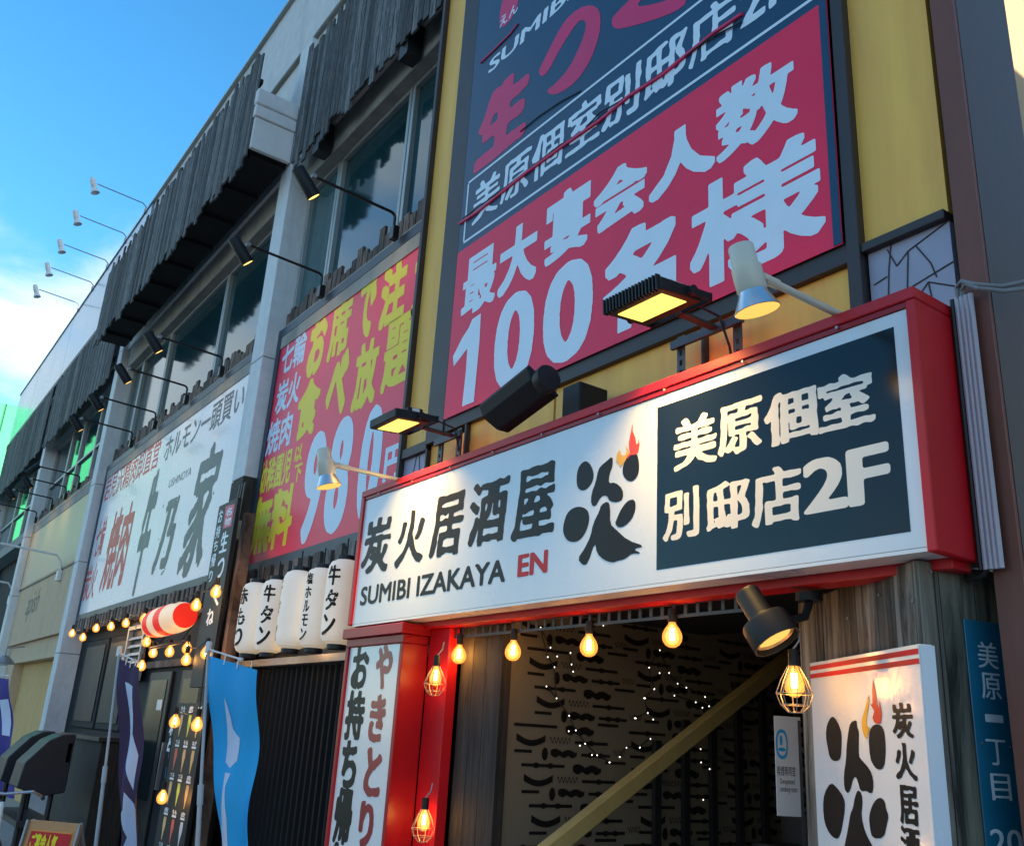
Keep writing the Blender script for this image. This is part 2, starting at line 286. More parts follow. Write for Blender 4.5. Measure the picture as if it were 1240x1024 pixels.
# ------------------------------------------------------------------ lettering: real outlines cut from the built-in typeface, thickened like sign writing
_tc = {}; BK = .80   # stroke gain
def glyph_loops(text, bx, by, em, blur, rough, shear, mod=0):
    key = (text, bx, by, em, blur, rough, shear, mod)
    if key in _tc: return _tc[key]
    cu = bpy.data.curves.new('t', 'FONT'); cu.body = text; cu.fill_mode = 'FRONT'; cu.resolution_u = 4
    o = bpy.data.objects.new('t', cu); C.objects.link(o); dg = bpy.context.evaluated_depsgraph_get()
    me = bpy.data.meshes.new_from_object(o.evaluated_get(dg)); me.calc_loop_triangles()
    V = np.array([v.co[:2] for v in me.vertices]); T = np.array([t.vertices[:] for t in me.loop_triangles])
    bpy.data.objects.remove(o); bpy.data.curves.remove(cu); bpy.data.meshes.remove(me)
    if shear: V[:, 0] += V[:, 1]*shear
    pad = int(max(abs(bx), by)*em)+5; mn = V.min(0); V = (V-mn)*em+pad
    w, h = (V.max(0)+pad+1).astype(int); G = np.zeros((h, w), bool)
    for tri in T:
        p = V[tri]; x0, y0 = np.floor(p.min(0)).astype(int); x1, y1 = np.ceil(p.max(0)).astype(int)+1
        X, Y = np.meshgrid(np.arange(x0, x1), np.arange(y0, y1)); a, b, c = p
        d = (b[0]-a[0])*(c[1]-a[1])-(b[1]-a[1])*(c[0]-a[0])
        if abs(d) < 1e-9: continue
        u = ((b[0]-X)*(c[1]-Y)-(b[1]-Y)*(c[0]-X))/d; v = ((c[0]-X)*(a[1]-Y)-(c[1]-Y)*(a[0]-X))/d
        G[y0:y1, x0:x1] |= (u >= -.001) & (v >= -.001) & (u+v <= 1.001)
    sq = bx < 0; bx = abs(bx); rx, ry = bx*em, by*em; D = np.zeros_like(G)
    for dyy in range(-int(ry), int(ry)+1):
        k = int(round(rx*(1 if sq else math.sqrt(max(0, 1-(dyy/max(ry, .5))**2)))))
        cs = np.cumsum(np.pad(G.astype(np.int32), ((0, 0), (k+1, k))), 1); hd = (cs[:, 2*k+1:]-cs[:, :-2*k-1]) > 0
        D |= np.roll(hd[:, :w], dyy, 0)
    F = D.astype(float)
    for _ in range(blur):
        F = (np.roll(F, 1, 0)+F*2+np.roll(F, -1, 0))/4; F = (np.roll(F, 1, 1)+F*2+np.roll(F, -1, 1))/4
    if rough:
        nz = rng.rand(h//3+2, w//9+2); nz = np.kron(nz, np.ones((3, 9)))[:h, :w]
        for _ in range(2): nz = (np.roll(nz, 1, 0)+nz*2+np.roll(nz, -1, 0))/4; nz = (np.roll(nz, 1, 1)+nz*2+np.roll(nz, -1, 1))/4
        F = F + (nz-.5)*rough
    if mod:
        q = 13; nz = np.kron(rng.rand(h//q+2, w//q+2), np.ones((q, q)))[:h, :w]
        for _ in range(14): nz = (np.roll(nz, 1, 0)+nz*2+np.roll(nz, -1, 0))/4; nz = (np.roll(nz, 1, 1)+nz*2+np.roll(nz, -1, 1))/4
        F = F + (nz-.45)*mod*(F > .02)
    F[0] = F[-1] = 0; F[:, 0] = F[:, -1] = 0; F[1] = F[-2] = 0
    g = F-.5; b = g > 0; idx = b[:-1, :-1]*1+b[:-1, 1:]*2+b[1:, 1:]*4+b[1:, :-1]*8
    nx = {}; P = {}
    tab = {1: [(3, 0)], 2: [(0, 1)], 3: [(3, 1)], 4: [(1, 2)], 5: [(3, 0), (1, 2)], 6: [(0, 2)], 7: [(3, 2)], 8: [(2, 3)], 9: [(2, 0)], 10: [(0, 1), (2, 3)], 11: [(2, 1)], 12: [(1, 3)], 13: [(1, 0)], 14: [(0, 3)]}
    for i, j in zip(*np.nonzero((idx > 0) & (idx < 15))):
        for e0, e1 in tab[int(idx[i, j])]:
            ks = []
            for e in (e0, e1):
                if e == 0: k = (0, i, j); q = (g[i, j], g[i, j+1]); P.setdefault(k, (j+q[0]/(q[0]-q[1]), i))
                elif e == 2: k = (0, i+1, j); q = (g[i+1, j], g[i+1, j+1]); P.setdefault(k, (j+q[0]/(q[0]-q[1]), i+1))
                elif e == 3: k = (1, i, j); q = (g[i, j], g[i+1, j]); P.setdefault(k, (j, i+q[0]/(q[0]-q[1])))
                else: k = (1, i, j+1); q = (g[i, j+1], g[i+1, j+1]); P.setdefault(k, (j+1, i+q[0]/(q[0]-q[1])))
                ks.append(k)
            nx[ks[0]] = ks[1]
    loops = []
    while nx:
        k, n = nx.popitem(); lp = [k]
        while n in nx: lp.append(n); n = nx.pop(n)
        pts = [P[q] for q in lp]
        if len(pts) < 8: continue
        def dp(a):
            if len(a) < 3: return a
            p0, p1 = np.array(a[0]), np.array(a[-1]); d = p1-p0; L = np.hypot(*d); q = np.array(a)-p0
            dist = np.abs(q[:, 0]*d[1]-q[:, 1]*d[0])/L if L > 1e-6 else np.hypot(q[:, 0], q[:, 1])
            m = int(dist.argmax())
            if dist[m] < .28: return [a[0], a[-1]]
            return dp(a[:m+1])[:-1]+dp(a[m:])
        hlf = len(pts)//2; s = dp(pts[:hlf+1])[:-1]+dp(pts[hlf:]+[pts[0]])[:-1]
        if len(s) >= 3: loops.append(s)
    P2 = [p for l in loops for p in l]; E = []; k = 0
    for l in loops: E += [(k+i, k+(i+1) % len(l)) for i in range(len(l))]; k += len(l)
    ov, oe, of_, _, _, _ = delaunay_2d_cdt([Vector(p) for p in P2], E, [], 0, 1e-6)
    A = np.array([tuple(v) for v in ov]); out = []
    for t in of_:
        cx, cy = A[list(t)].mean(0); j, i = int(cx), int(cy)
        if i < 0 or j < 0 or i >= h-1 or j >= w-1: continue
        fx, fy = cx-j, cy-i; v = F[i, j]*(1-fx)*(1-fy)+F[i, j+1]*fx*(1-fy)+F[i+1, j]*(1-fx)*fy+F[i+1, j+1]*fx*fy
        if v > .5: out.append(tuple(t))
    B = np.array(P2); lo, hi = B.min(0), B.max(0)
    _tc[key] = ([((x-lo[0])/(hi[0]-lo[0]), (y-lo[1])/(hi[1]-lo[1])) for x, y in A], out); return _tc[key]
OK_ = .35
def proj(p):
    q = Vector(p)-EYE; f = q.dot(FWD); return 620+FPX*q.dot(RIGHT)/f, 512+FPX*q.dot(DOWN)/f
def text(face, txt, bl, tr, m, parent, bold=.03, boldy=None, em=90, blur=2, rough=0, shear=0, o=.004, px=True, name='lettering', warp=None, sq=False, mod=0):
    """fit txt into the rectangle bl..tr of a face; corners are picture marks or (s,z) metres"""
    if px:
        (s0, z0), (s1, z1) = face.at(*bl), face.at(*tr); zm = (z0+z1)/2
        a_, b_ = proj(face.w(s0, zm)), proj(face.w(s1, zm)); m_l = abs((b_[1]-a_[1])/max(1e-6, b_[0]-a_[0])); w1 = (tr[0]-bl[0])/max(1, len(txt))
        e_ = min((.36 if txt in 'おでべ980つ牛乃' else .17)*m_l*w1, .22*abs(bl[1]-tr[1])); (s0, z0), (s1, z1) = face.at(bl[0], bl[1]+e_), face.at(tr[0], tr[1]-e_)
    else: (s0, z0), (s1, z1) = bl, tr
    P, T = glyph_loops(txt, -bold*BK if sq else bold*BK, (bold if boldy is None else boldy)*BK, em, blur, rough, shear, mod)
    mb = MB(); mb.v = [face.w(*(warp(s0+(s1-s0)*x, z0+(z1-z0)*y) if warp else (s0+(s1-s0)*x, z0+(z1-z0)*y)), o*OK_) for x, y in P]; mb.f = [tuple(t) for t in T]
    return mb.build(name, m, parent)
def shape(face, pts, m, parent, o=.004, name='lettering', px=True, smooth=0):
    q = [face.at(*p) for p in pts] if px else pts
    for _ in range(smooth):
        r = []
        for i in range(len(q)):
            a, b = q[i], q[(i+1) % len(q)]; r += [(a[0]*.75+b[0]*.25, a[1]*.75+b[1]*.25), (a[0]*.25+b[0]*.75, a[1]*.25+b[1]*.75)]
        q = r
    T = tessellate_polygon([[Vector((x, y, 0)) for x, y in q]]); mb = MB(); mb.v = [face.w(x, z, o*OK_) for x, z in q]; mb.f = [tuple(t) for t in T]
    return mb.build(name, m, parent)
def crop(x0, y0, k, pts): return [(x0+a/k, y0+b/k) for a, b in pts]
# ------------------------------------------------------------------ lamps
def spot(parent, p, target, energy, size=80, blend=.8, col=(1, .58, .20), rad=.03):
    l = bpy.data.lights.new('lamp_light', 'SPOT'); l.energy = energy*LG; l.spot_size = R(size); l.spot_blend = blend; l.color = col; l.shadow_soft_size = rad
    o = bpy.data.objects.new('lamp_light', l); C.objects.link(o); o.location = Vector(p)-wloc(parent); o.parent = parent
    o.rotation_euler = (Vector(target)-Vector(p)).to_track_quat('-Z', 'Y').to_euler(); return o
def glow(parent, p, energy, col=(1, .52, .18), rad=.035):
    l = bpy.data.lights.new('bulb_light', 'POINT'); l.energy = energy*LG; l.color = col; l.shadow_soft_size = rad
    o = bpy.data.objects.new('bulb_light', l); C.objects.link(o); o.location = Vector(p)-wloc(parent); o.parent = parent; return o
# ================================================================== ground
struct(MB().box(-400, 300, -400, 400, -.6, -.14).build('road', M['asphalt']))
struct(MB().box(-70, 30, -1.2, 9, -.3, -.004).build('pavement', M['paving']))
struct(MB().box(-70, 30, -1.36, -1.2, -.3, .02).build('kerb', M['concrete']))
# ================================================================== left building
F31, F325, F27 = wall(3.1), wall(3.25), wall(2.7)
PX = [(-9.66, -9.30), (-17.42, -17.08), (-24.3, -23.95), (-31.9, -31.4)]
bld = thing('restaurant_building', 'long building with white pillars and weathered plank screens, left of the yellow framed wall', 'building', (-19, 5, 0))
ROOF = 9.5+H
MB().box(-31.9, -5.3, 3.18, 3.6, 6.4+H, 8.18+H).build('upper_wall', M['concrete'], bld)
MB().box(-17.1, -5.3, 3.12, 3.6, 8.2+H, ROOF).build('parapet', M['concrete'], bld)
MB().box(-17.1, -5.3, 3.13, 3.6, 8.181+H, 8.199+H).build('ledge', M['beam'], bld)
MB().box(-32, -5.3, 3.06, 3.14, ROOF, ROOF+.04).build('roof_edge', M['frame_al'], bld)
x = -17.1
for wd in (2.6, 4.4, 4.4, 3.4):
    MB().box(x-wd+.012, x-.012, 3.08, 3.16, 7.8+H, ROOF-.01).build('fascia_panel', M['fascia'], bld); x -= wd
MB().box(-31.9, -17.1, 3.17, 3.6, 7.8+H, ROOF).build('fascia_backing', M['black'], bld)
MB().box(-31.9, -17.1, 3.04, 3.17, 7.68+H, 7.79+H).build('fascia_rail', M['black'], bld)
MB().box(-31.9, -5.3, 3.6, 14, 0, ROOF-.3).build('building_core', M['darkgrey'], bld)
MB().box(-31.95, -31.9, 3.1, 14, 0, ROOF).build('end_wall', M['concrete'], bld)
for i, (a, b) in enumerate(PX):
    top = 7.7 if i else 8.15
    for k, (z0, z1) in enumerate([(0, .93+H), (.94+H, 2.45+H), (2.46+H, 3.82+H), (3.83+H, 6.38+H), (6.39+H, top+H)]):
        m_ = M['charred'] if (i == 0 and z1 <= 2.5+H) else M['pillar']
        MB().box(a, b, 3.1, 3.46, z0, z1).build('pillar_segment', m_, bld, bevel=.006)
# beam above windows
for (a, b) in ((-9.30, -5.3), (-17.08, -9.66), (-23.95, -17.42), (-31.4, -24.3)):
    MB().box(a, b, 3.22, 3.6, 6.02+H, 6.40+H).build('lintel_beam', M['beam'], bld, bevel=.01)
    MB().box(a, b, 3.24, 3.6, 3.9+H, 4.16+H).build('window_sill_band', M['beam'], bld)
def window(x0, x1, z0, z1, m, y=3.40, fr=.05, rail=None):
    f = MB(); f.box(x0, x0+fr, y-.05, y+.05, z0, z1); f.box(x1-fr, x1, y-.05, y+.05, z0, z1); f.box(x0+fr, x1-fr, y-.05, y+.05, z0, z0+fr); f.box(x0+fr, x1-fr, y-.05, y+.05, z1-fr, z1)
    if rail: f.box(x0+fr, x1-fr, y-.045, y+.045, rail, rail+.05)
    w = f.build('window', M['frame_al'], bld, bevel=.004)
    MB().box(x0+fr, x1-fr, y, y+.012, z0+fr, z1-fr).build('pane', m, w)
    return w
for (x0, x1, m) in [(-9.28, -8.45, 'glass_teal'), (-8.43, -6.86, 'glass_dark'), (-6.84, -5.4, 'glass_dark'),
                    (-17.05, -16.35, 'glass_teal'), (-16.33, -14.72, 'glass_dark'), (-14.70, -12.02, 'glass_dark'), (-12.00, -9.7, 'glass_dark'),
                    (-23.9, -22.1, 'glass_dark'), (-22.08, -20.9, 'glass_dark'), (-20.88, -19.3, 'glass_dark'), (-19.28, -17.45, 'glass_teal'),
                    (-31.3, -29.0, 'glass_teal'), (-28.98, -27.0, 'glass_dark'), (-26.98, -24.35, 'glass_dark')]:
    window(x0, x1, 4.16+H, 6.02+H, M[m], rail=(5.0+H if x0 < -17.2 else None))
# canopy box between the pillars, with its plank screen
cz0, cz1 = 6.34+H, 7.12+H
cpy = thing('canopy', 'deep dark canopy box with a pale end jutting out over the windows', 'canopy', (-13.2, 2.8, cz0))
MB().box(-16.9, -9.42, 2.64, 3.09, cz0+.02, cz0+.06).build('soffit', M['soffit'], cpy)
MB().box(-16.9, -9.46, 2.62, 2.66, cz0+.06, cz1).build('front_board', M['soffit'], cpy)
MB().box(-9.44, -9.38, 2.60, 3.09, cz0, cz1-.36).build('end_panel', M['white_en'], cpy, bevel=.006)
MB().box(-9.44, -9.355, 2.58, 3.09, cz1-.355, cz1-.20).build('end_panel', M['pillar'], cpy, bevel=.01)
MB().box(-9.44, -9.34, 2.57, 3.09, cz1-.195, cz1+.02).build('gutter', M['pillar'], cpy, bevel=.015)
MB().box(-16.9, -9.44, 2.62, 3.11, cz1-.02, cz1+.01).build('top', M['galv'], cpy)
for zz in (6.6, 6.9): MB().box(-16.9, -9.46, 2.605, 2.622, zz+H, zz+.06+H).build('batten', M['soffit'], cpy)
for k in range(9): MB().box(-16.4+k*.85, -16.32+k*.85, 2.66, 3.08, cz0-.03, cz0+.02).build('soffit_joist', M['soffit'], cpy)
random.seed(11)
def planks(name, label, x0, x1, y, ztop, zbot, w, gap, jt, jb, mt, group=None, th=.022, group_n=1, thick_batten=True, cat='screen'):
    t = thing(name, label, cat, ((x0+x1)/2, y, zbot), group)
    x = x0; base = {}; k = 0; dt = db = 0
    while x < x1-.02:
        if k % group_n == 0: dt = random.uniform(-jt, jt); db = random.uniform(-jb, jb)
        ww = w*random.uniform(.86, 1.1); ww = min(ww, x1-x)
        z1 = ztop+dt+random.uniform(-.012, .012); z0 = zbot+db+random.uniform(-.012, .012)
        yy = y+random.uniform(-.004, .004)
        if 'm' not in base:
            base['m'] = MB().box(-.5, .5, -.5, .5, -.5, .5).build('plank', M[mt], None).data; bpy.data.objects.remove([o for o in bpy.data.objects if o.data == base['m']][0])
        o = bpy.data.objects.new('plank' if cat == 'screen' else 'slat', base['m']); C.objects.link(o); o.parent = t
        o.location = (x+ww/2-t.location.x, yy-y, (z0+z1)/2-t.location.z); o.scale = (ww-gap, th, z1-z0)
        o.rotation_euler = (0, random.uniform(-.006, .006), random.uniform(-.012, .012))
        x += ww; k += 1
    if thick_batten:
        for zz in (zbot+(ztop-zbot)*.22, zbot+(ztop-zbot)*.72): MB().box(x0+.05, x1-.05, y+.02, y+.06, zz, zz+.06).build('batten', M['soffit'], t)
    return t
planks('plank_screen', 'weathered grey plank screen hanging on the front of the canopy box', -17.0, -9.42, 2.585, 7.72+H, 6.22+H, .105, .008, .11, .09, 'plank', group_n=1)
planks('plank_screen', 'weathered plank screen flush above the window beside the yellow framed wall', -9.14, -5.35, 3.03, 7.72+H, 6.10+H, .105, .008, .12, .09, 'plank')
planks('plank_screen', 'plank screen under the blue grey fascia, between two far white pillars', -23.9, -17.5, 3.03, 7.62+H, 5.95+H, .125, .01, .05, .07, 'plank')
planks('plank_screen', 'farthest plank screen at the left end of the building', -31.5, -24.4, 3.03, 7.62+H, 5.95+H, .14, .01, .05, .07, 'plank')
# support brackets under flush screen
for xx in (-8.55, -6.6): MB().box(xx, xx+.16, 3.045, 3.2, 5.98+H, 6.35+H).build('screen_bracket', M['black'], bld)
# ragged slat rows above the signs
planks('slat_row', 'ragged brown slats standing along the top of the red all you can eat sign', -9.28, -5.3, 3.31, 4.40+H, 4.02+H, .12, .016, .09, .01, 'slat', thick_batten=False, cat='slats', th=.03)
planks('slat_row', 'ragged brown slats standing along the top of the pale blue grill sign', -17.0, -9.7, 3.31, 4.40+H, 4.02+H, .13, .018, .09, .01, 'slat', thick_batten=False, cat='slats', th=.03)
planks('slat_row', 'ragged brown slats standing along the top of the tan sign', -23.9, -17.45, 3.31, 4.38+H, 4.02+H, .15, .025, .09, .01, 'slat', thick_batten=False, cat='slats', th=.03)
planks('slat_row', 'row of short hanging slat ends under the pale blue grill sign', -16.95, -9.7, 3.24, 1.46+H, 1.26+H, .19, .08, .01, .025, 'tab', thick_batten=False, cat='slats', th=.05)
planks('slat_row', 'row of short hanging slat ends under the red all you can eat sign', -9.25, -5.3, 3.24, 1.44+H, 1.22+H, .22, .09, .01, .025, 'tab', thick_batten=False, cat='slats', th=.05)
# ================================================================== signs of the left building
# --- pale blue grill sign
def frame_sign(name, label, x0, x1, z0, z1, y, mface, mframe, fw=.05, depth=.07, cat='sign'):
    t = thing(name, label, cat, ((x0+x1)/2, y, z0))
    MB().box(x0+fw, x1-fw, y, y+depth-.01, z0+fw, z1-fw).build('panel', M[mface], t)
    f = MB(); f.box(x0, x1, y-.015, y+depth, z1-fw+.002, z1); f.box(x0, x1, y-.015, y+depth, z0, z0+fw-.002); f.box(x0, x0+fw-.002, y-.015, y+depth, z0+fw, z1-fw); f.box(x1-fw+.002, x1, y-.015, y+depth, z0+fw, z1-fw)
    f.build('frame', M[mframe], t); return t
ush = frame_sign('grill_sign', 'wide pale blue sign with big grey brush characters and red lettering', -17.02, -9.68, 1.46+H, 4.14+H, 3.25, 'ush_sign', 'signframe', fw=.09)
K = dict(parent=ush)
text(F325, '岩見沢精肉卸直営', (124.5, 608), (197, 529), M['ink_red'], ush, bold=.012, blur=2, em=140)
text(F325, 'ホルモン一頭買い', (197, 560), (299, 462), M['ink_grey'], ush, bold=.02, blur=2, em=140)
text(F325, '七輪', (112, 676), (132, 624), M['ink_red'], ush, bold=.022, em=130)
text(F325, '炭火', (98.5, 728), (121, 680), M['ink_red'], ush, bold=.022, em=130)
text(F325, '焼肉', (119, 716), (167, 604), M['ink_red'], ush, bold=.04, em=140)
text(F325, 'USHINOYA', (203.8, 590.5), (232.5, 565), M['ink_grey'], ush, bold=.005, em=60, shear=.1)
text(F325, '牛', (155, 716), (198, 571), M['ink_grey'], ush, bold=.09, boldy=.045, em=130, blur=3, rough=.7, mod=.7, shear=.22)
text(F325, '乃', (181, 695), (220, 604), M['ink_grey'], ush, bold=.085, boldy=.045, em=130, blur=3, rough=.7, mod=.7, shear=.25)
text(F325, '家', (212, 698), (274, 531), M['ink_grey'], ush, bold=.055, boldy=.03, em=140, blur=3, rough=.7, mod=.5, shear=.28)
# --- red all you can eat sign
red = frame_sign('all_you_can_eat_sign', 'big red sign with yellow lettering and the price 980 above the white lanterns', -9.27, -5.25, 1.42+H, 4.14+H, 3.25, 'red_banner', 'signframe', fw=.10)
BL_ = M['ban_white2']; YE = M['yellow_print']
for s_, a, b, m_, bd in [('七輪', (339, 455), (374, 397), BL_, .028), ('炭火', (332, 502), (366.5, 447), BL_, .032), ('焼肉', (320.6, 552), (356.6, 496), BL_, .028),
        ('お', (369, 453), (400.5, 378), YE, .07), ('席', (395, 436), (429.5, 356), YE, .045), ('で', (430, 410), (460, 330), YE, .07), ('注', (457, 398), (496.5, 309), YE, .06), ('文', (497, 380), (536, 286), YE, .06),
        ('食', (355, 533), (391.5, 453), YE, .05), ('べ', (391, 505), (426, 426), YE, .08), ('放', (424, 498), (462, 406), YE, .05), ('題', (460, 474), (505, 374), YE, .04),
        ('幼稚園児', (311.5, 600), (356, 541), YE, .035), ('以', (355.5, 560), (368, 537), YE, .04), ('下', (354.5, 585), (367, 560), YE, .04),
        ('無料', (299, 673), (360, 584), YE, .05), ('円', (463, 583), (489, 535), BL_, .05)]:
    text(F325, s_, a, b, m_, red, bold=bd*1.1, em=140 if len(s_) < 3 else 90, sq=s_ not in 'おでべ')
def digit(face, outer, holes, m, parent, o=.004):
    def sm(q):
        for _ in range(2):
            r = []
            for i in range(len(q)):
                a, b = q[i], q[(i+1) % len(q)]; r += [(a[0]*.75+b[0]*.25, a[1]*.75+b[1]*.25), (a[0]*.25+b[0]*.75, a[1]*.25+b[1]*.75)]
            q = r
        return q
    L = [sm([face.at(*p) for p in outer])]+[sm([face.at(*p) for p in h]) for h in holes]
    T = tessellate_polygon([[Vector((x, y, 0)) for x, y in l] for l in L]); mb = MB(); mb.v = [face.w(x, z, o) for l in L for x, z in l]; mb.f = [tuple(t) for t in T]
    return mb.build('lettering', m, parent)
text(F325, '9', (358, 655), (400, 522), BL_, red, bold=.085, boldy=.035, em=150, blur=4)
text(F325, '8', (388, 644), (432.5, 504), BL_, red, bold=.085, boldy=.035, em=150, blur=4)
text(F325, '0', (427, 630), (469, 489), BL_, red, bold=.085, boldy=.035, em=150, blur=4)
# --- tan sign and tan shopfront
tan = frame_sign('tan_sign', 'blank glossy tan sign panel left of the pale blue grill sign', -23.95, -17.44, 2.6+H, 4.12+H, 3.25, 'tan_film', 'tan', fw=.04)
tsh = thing('tan_shopfront', 'matt tan shopfront with small script lettering below the glossy tan sign', 'shopfront', (-20.5, 3.3, 0))
MB().box(-23.95, -17.44, 3.25, 3.6, 1.34+H, 2.57+H).build('fascia', M['tan'], tsh)
MB().box(-23.95, -17.44, 3.235, 3.25, 2.565+H, 2.6+H).build('seam_strip', M['black'], tsh)
MB().box(-23.95, -17.44, 3.33, 3.6, .95+H, 1.335+H).build('soffit_band', M['tan'], tsh)
MB().box(-23.95, -23.0, 3.33, 3.6, 0, .95+H).build('side_wall', M['tan'], tsh)
MB().box(-23.0, -17.44, 3.52, 3.6, 0, .95+H).build('recess_wall', M['yellow_wall'], tsh)
MB().box(-18.75, -17.45, 3.36, 3.52, 0, 1.02+H).build('door', M['black'], tsh)
text(F325, 'apish', (28, 754), (51, 711), M['trim_dark'], tsh, bold=.012, em=60, shear=.3)
# thin white conduit arms
def lamp_arm(face_y, bpx, tpx, r, drop=.10, rise=.10):
    pass
# ================================================================== spot lamps on the sign tops
def arm_pts(b, ty, rise, r=.05, n=5):
    """upright from b then a bend and a straight reach out to y=ty (towards the street)"""
    b = Vector(b); pts = [b, b+Vector((0, 0, rise-r))]
    for i in range(1, n+1):
        a = math.pi/2*i/n; pts.append(b+Vector((0, -r*(1-math.cos(a)), rise-r+r*math.sin(a))))
    pts.append(Vector((b.x, ty, b.z+rise+.035))); return pts
def spot_lamp(label, b, ty, lit=True, tilt=.72, group='black spot lamps reaching out over the signs'):
    t = thing('spot_lamp', label, 'lamp', b, group)
    b = Vector(b)
    MB().box(b.x-.035, b.x+.035, b.y-.05, b.y+.01, b.z-.06, b.z+.07).build('bracket', M['blacksat'], t, bevel=.004)
    pts = arm_pts(b+Vector((0, -.03, .03)), ty, .17); MB().tube(pts, .014, 8).build('arm', M['blacksat'], t, smooth=True)
    tip = pts[-1]; MB().lathe([(0, -.02), (.022, -.02), (.022, .02), (0, .02)], tip, (1, 0, 0), 10).build('knuckle', M['galv'], t, smooth=True)
    ax = Vector((0, math.sin(tilt), -math.cos(tilt))); c = tip+Vector((0, -.055, -.10))
    MB().lathe([(0, -.15), (.052, -.15), (.058, -.14), (.060, .125), (.056, .125), (.054, .112), (0, .112)], c, ax, 20).build('shade', M['housing'], t, smooth=True)
    if lit:
        MB().lathe([(0, .119), (.053, .119)], c, ax, 20).build('lens', M['lens'], t)
        spot(t, c+ax*.135, c+ax*.135+ax+Vector((0, .25, 0)), 16, 105, 1.0, rad=.04)
    return t
names = [('spot lamp nearest the yellow framed wall', 1), ('spot lamp in front of the white pillar, over the red sign', 1), ('spot lamp over the right end of the pale blue sign, below the canopy', 1),
         ('spot lamp over the pale blue sign, second from its right end', 1), ('spot lamp over the pale blue sign, third from its right end', 1), ('spot lamp over the left end of the pale blue sign, beside the second pillar', 1),
         ('unlit spot lamp turned away over the right end of the tan sign', 0), ('lit spot lamp over the right part of the tan sign, beside the unlit one', 1), ('lit spot lamp over the middle of the tan sign', 1), ('spot lamp over the left end of the tan sign at the picture edge', 1)]
ys = [2.38]*7+[2.5, 2.4, 2.37]
for (lb, lit), u, y in zip(names, [(480, 283), (390, 362), (268, 460), (226, 490), (188, 519), (158.8, 545), (96, 590), (79.6, 604), (62.8, 618), (43, 635)], ys):
    s_, z_ = wall(3.2).at(*u); spot_lamp('black '+lb, (s_, 3.2, 4.16+H), y, bool(lit), tilt=(.72 if lit else -.7))
# white lamps on the roof
for k, (u, lb) in enumerate(zip([(177, 260), (154, 289), (132, 321), (113, 352), (96, 377)], ['nearest and highest', 'second', 'third', 'fourth', 'farthest and lowest'])):
    s_, z_ = F31.at(*u); b = Vector((s_, 3.1, ROOF+.04))
    t = thing('roof_lamp', 'white roof lamp on a thin arm against the sky, %s of five' % lb, 'lamp', b, 'white lamps on arms along the roof edge')
    MB().box(b.x-.04, b.x+.04, b.y-.05, b.y+.05, b.z-.05, b.z+.06).build('bracket', M['galv'], t)
    pts = [b, b+Vector((0, -.03, .10)), b+Vector((0, -.10, .16)), Vector((b.x, 2.12, b.z+.22))]
    MB().tube(pts, .013, 6).build('arm', M['galv'], t, smooth=True); tip = pts[-1]; ax = Vector((.1, .35, -1)).normalized(); c = tip+Vector((0, -.06, -.05))
    MB().lathe([(0, -.14), (.05, -.14), (.055, -.10), (.055, .05), (.05, .06)], c, ax, 14).build('shade', M['white_en'], t, smooth=True)
    MB().lathe([(.05, .06), (.085, .17), (.078, .17), (.0, .12)], c, ax, 14).build('reflector', M['white_en'], t, smooth=True)
# small white conduits in front of the tan sign
for lb, b, tp in [('white bent pipe arm low on the tan sign', (75, 692), (0, 677)), ('white bent pipe arm at the left picture edge below the tan sign', (15, 722), (-30, 708))]:
    s_, z_ = F325.at(*b); tt = MB(); t = thing('pipe_arm', lb, 'pipe', (s_, 3.2, z_))
    base = Vector((s_, 3.22, z_)); pp = [base, base+Vector((0, -.02, .18)), base+Vector((0, -.12, .30)), base+Vector((0, -1.1, .36))]
    MB().tube(pp, .022, 8).build('pipe', M['white_en'], t, smooth=True); MB().box(s_-.08, s_+.08, 3.17, 3.25, z_-.18, z_+.02).build('box', M['white_en'], t, bevel=.01)
# ================================================================== right building: yellow framed wall
bar = thing('bar_building', 'yellow panelled wall with dark frames and a rusty steel column', 'building', (-3.4, 4, 0))
XL, XR = -5.62, -1.53
for (x0, x1, z0, z1, m) in [(-5.60, -5.26, 1.90, 8.2, 'yellow_panel'), (-1.89, -1.54, 1.96, 8.2, 'yellow_panel'), (-5.24, -4.78, .7, 1.86, 'yellow_panel'), (-4.76, -3.9, .7, 1.9, 'yellow_panel'), (-3.88, -2.75, .7, 1.9, 'yellow_panel'), (-2.73, -1.95, .7, 1.93, 'yellow_panel')]:
    MB().box(x0, x1, 3.0, 3.03, z0+H, z1+H).build('wall_panel', M[m], bar)
def crackpanel(x0, x1, z0, z1, lines, idx):
    p = MB().box(x0, x1, 2.998, 3.03, z0+H, z1+H).build('wall_panel', M['cracked'], bar); mb = MB()
    for ln in lines:
        for a, b in zip(ln, ln[1:]):
            A = Vector((x0+(x1-x0)*a[0], 2.9965, z0+H+(z1-z0)*a[1])); B = Vector((x0+(x1-x0)*b[0], 2.9965, z0+H+(z1-z0)*b[1])); mb.tube([A, B], .0032, 5)
    mb.build('crack', M['crack'], p); p['label'] = 'lilac panel with a web of dark cracks'
crackpanel(-1.88, -1.54, 1.2, 1.92, [[(0, .55), (.2, .62), (.45, .7), (.5, .92), (1, 1)], [(.45, .7), (1, .76)], [(.2, .62), (.25, .86), (.3, 1)], [(.5, .92), (.35, .86), (.25, .98)], [(0, .42), (.4, .55), (.7, .7), (1, .62)], [(.7, .7), (.75, .5), (1, .4)], [(.6, .93), (.75, .8), (.8, .71)], [(.45, .7), (.48, .66)], [(.05, .8), (.22, .82)]], 0)
